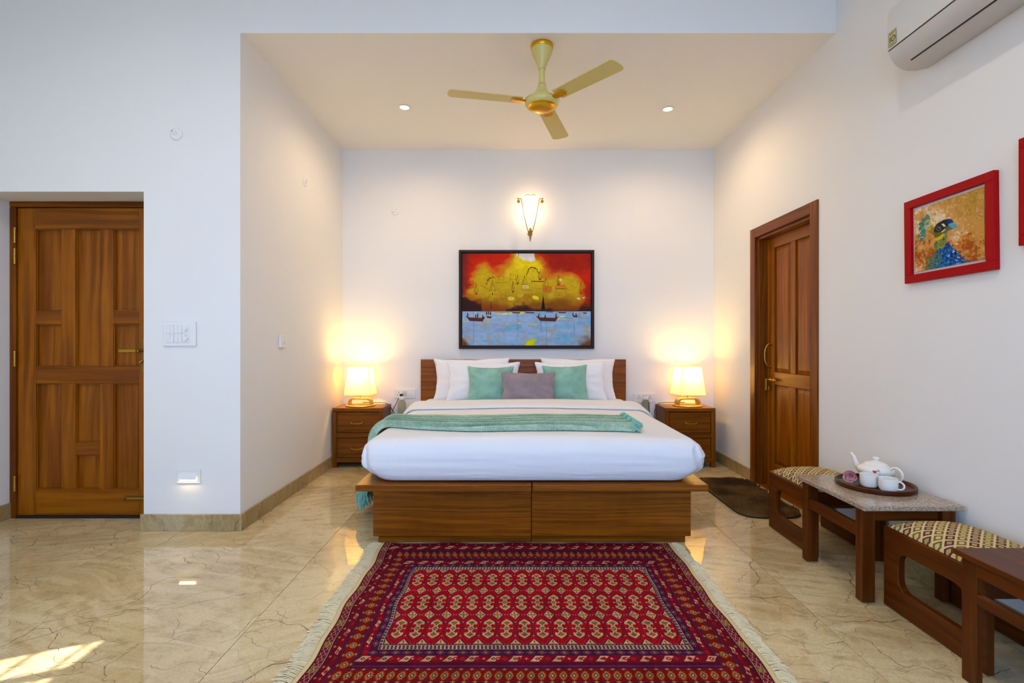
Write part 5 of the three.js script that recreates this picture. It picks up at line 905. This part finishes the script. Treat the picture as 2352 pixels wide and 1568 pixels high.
// ───────────────────────── tea tray ─────────────────────────
{
  const t = thing('serving_tray', 'round dark wooden tray on the granite table', 'tray', [1.835, 0.4525, -2.532]);
  part(t, 'tray', uvMetres(lathe([[0, 0], [0.166, 0], [0.170, 0.003], [0.171, 0.02], [0.169, 0.023], [0.162, 0.023], [0.159, 0.02], [0.157, 0.010], [0, 0.010]], 64), 'x'), M.trayWood);
}
const TY = 0.4630;
{
  const t = thing('teapot', 'white china teapot with a printed rose, on the tray', 'teapot', [1.896, TY, -2.61], undefined, 1.875);
  // local +x is the spout
  const prof = [[0, 0], [0.046, 0], [0.05, 0.004], [0.064, 0.018], [0.08, 0.04], [0.084, 0.055], [0.079, 0.068], [0.062, 0.078], [0.056, 0.081]];
  part(t, 'body', lathe(prof, 48), M.china);
  const lid = part(t, 'lid', lathe([[0.057, 0.080], [0.056, 0.084], [0.044, 0.093], [0.026, 0.099], [0.012, 0.1015], [0.010, 0.106], [0.016, 0.111], [0.017, 0.117], [0.011, 0.122], [0, 0.123]], 40), M.china); void lid;
  const sp = [[0.066, 0.03, 0], [0.092, 0.042, 0], [0.108, 0.068, 0], [0.120, 0.096, 0], [0.138, 0.114, 0]], cv = new THREE.CatmullRomCurve3(sp.map((p) => new THREE.Vector3(...p)));
  part(t, 'spout', grid(24, 14, (u, v) => { const p = cv.getPoint(u), tg = cv.getTangent(u), n = new THREE.Vector3(-tg.y, tg.x, 0), a = -v * Math.PI * 2, r = lerp(0.021, 0.0075, Math.pow(u, 0.75)); return [p.x + n.x * Math.cos(a) * r, p.y + n.y * Math.cos(a) * r, Math.sin(a) * r * 0.9]; }), M.china);
  part(t, 'handle', tube([[-0.072, 0.066, 0], [-0.088, 0.082, 0], [-0.108, 0.086, 0], [-0.128, 0.073, 0], [-0.134, 0.05, 0], [-0.124, 0.029, 0], [-0.1, 0.018, 0], [-0.074, 0.028, 0]], 0.006, 40, 10), M.china);
  // printed rose on the side that faces the room
  const on = (ang, y, r) => [Math.cos(ang) * r, y, Math.sin(ang) * r];
  const dots = (list, rad) => merge(list.map(([a, y, k]) => { let base = 0.08; for (let i = 1; i < prof.length; i++) if (y >= prof[i - 1][1] && y <= prof[i][1]) base = lerp(prof[i - 1][0], prof[i][0], (y - prof[i - 1][1]) / (prof[i][1] - prof[i - 1][1] || 1)); const [px, py, pz] = on(a, y, base); return new THREE.SphereGeometry(rad * k, 10, 8).scale(1, 1, 0.25).rotateY(-a + Math.PI / 2).translate(px, py, pz); }));
  part(t, 'rose_print', dots([[-2.16, 0.057, 1], [-2.11, 0.061, 0.8], [-2.21, 0.061, 0.8], [-2.16, 0.053, 0.7]], 0.0065), M.rosePrint); part(t, 'leaf_print', dots([[-2.32, 0.063, 1], [-2.38, 0.067, 1], [-2.30, 0.069, 0.8], [-2.42, 0.061, 0.8]], 0.0032), M.oldBrass);
}
function cup(x, z, turn, label) {
  const t = thing('cup', label, 'cup', [x, TY, z], 'white tea cups', turn);
  part(t, 'bowl', lathe([[0, 0.002], [0.03, 0], [0.035, 0.003], [0.039, 0.012], [0.0405, 0.03], [0.041, 0.06], [0.0405, 0.0615], [0.0385, 0.06], [0.0375, 0.03], [0.035, 0.012], [0.028, 0.006], [0, 0.006]], 44), M.china);
  part(t, 'handle', tube([[0.038, 0.05, 0], [0.05, 0.052, 0], [0.062, 0.044, 0], [0.064, 0.03, 0], [0.056, 0.018, 0], [0.038, 0.015, 0]], 0.0042, 30, 8), M.china);
}
cup(1.781, -2.497, -1.05, 'white tea cup beside the pink rose on the tray');
cup(1.822, -2.424, -1.0, 'white tea cup at the front edge of the tray');
{
  const t = thing('rose', 'single pink rose lying on the tray', 'flower', [1.716, TY + 0.002, -2.535]);
  const pet = []; const r = rngOf(4);
  for (let k = 0; k < 16; k++) { const a = k * 2.4, rr = 0.006 + k * 0.0014, g = grid(8, 8, (u, v) => { const th = a + (u - 0.5) * 1.9, hgt = v * (0.046 - k * 0.0006), rad = rr * (0.55 + 0.6 * Math.sin(v * 2.4)) + 0.004 * v * v * (k > 8 ? 1 : 0); return [Math.cos(th) * rad, hgt, Math.sin(th) * rad]; }); pet.push(g); void r; }
  part(t, 'bloom', merge(pet).rotateX(1.05).rotateY(-0.5).translate(0, 0.024, -0.012), M.rose);
  part(t, 'stem', tube([[0, 0.018, -0.02], [-0.012, 0.008, -0.045], [-0.01, 0.004, -0.075]], 0.0028, 12, 6), M.leaf);
  for (const [x, z, a] of [[-0.008, -0.05, 2.4], [0.012, 0.028, -0.9], [-0.024, -0.035, 3.2]]) part(t, 'leaf', grid(8, 6, (u, v) => { const L = 0.042 * u, w = 0.013 * Math.sin(Math.PI * Math.min(1, u * 0.95 + 0.03)) * (v * 2 - 1), c = Math.cos(a), s = Math.sin(a); return [x + c * L - s * w, 0.004 + 0.008 * Math.sin(u * 3), z + s * L + c * w]; }), M.leaf);
}

// ───────────────────────── finish ─────────────────────────
scene.traverse((o) => { if (o.isMesh) { o.castShadow = true; o.receiveShadow = true; } });
renderer.render(scene, camera);
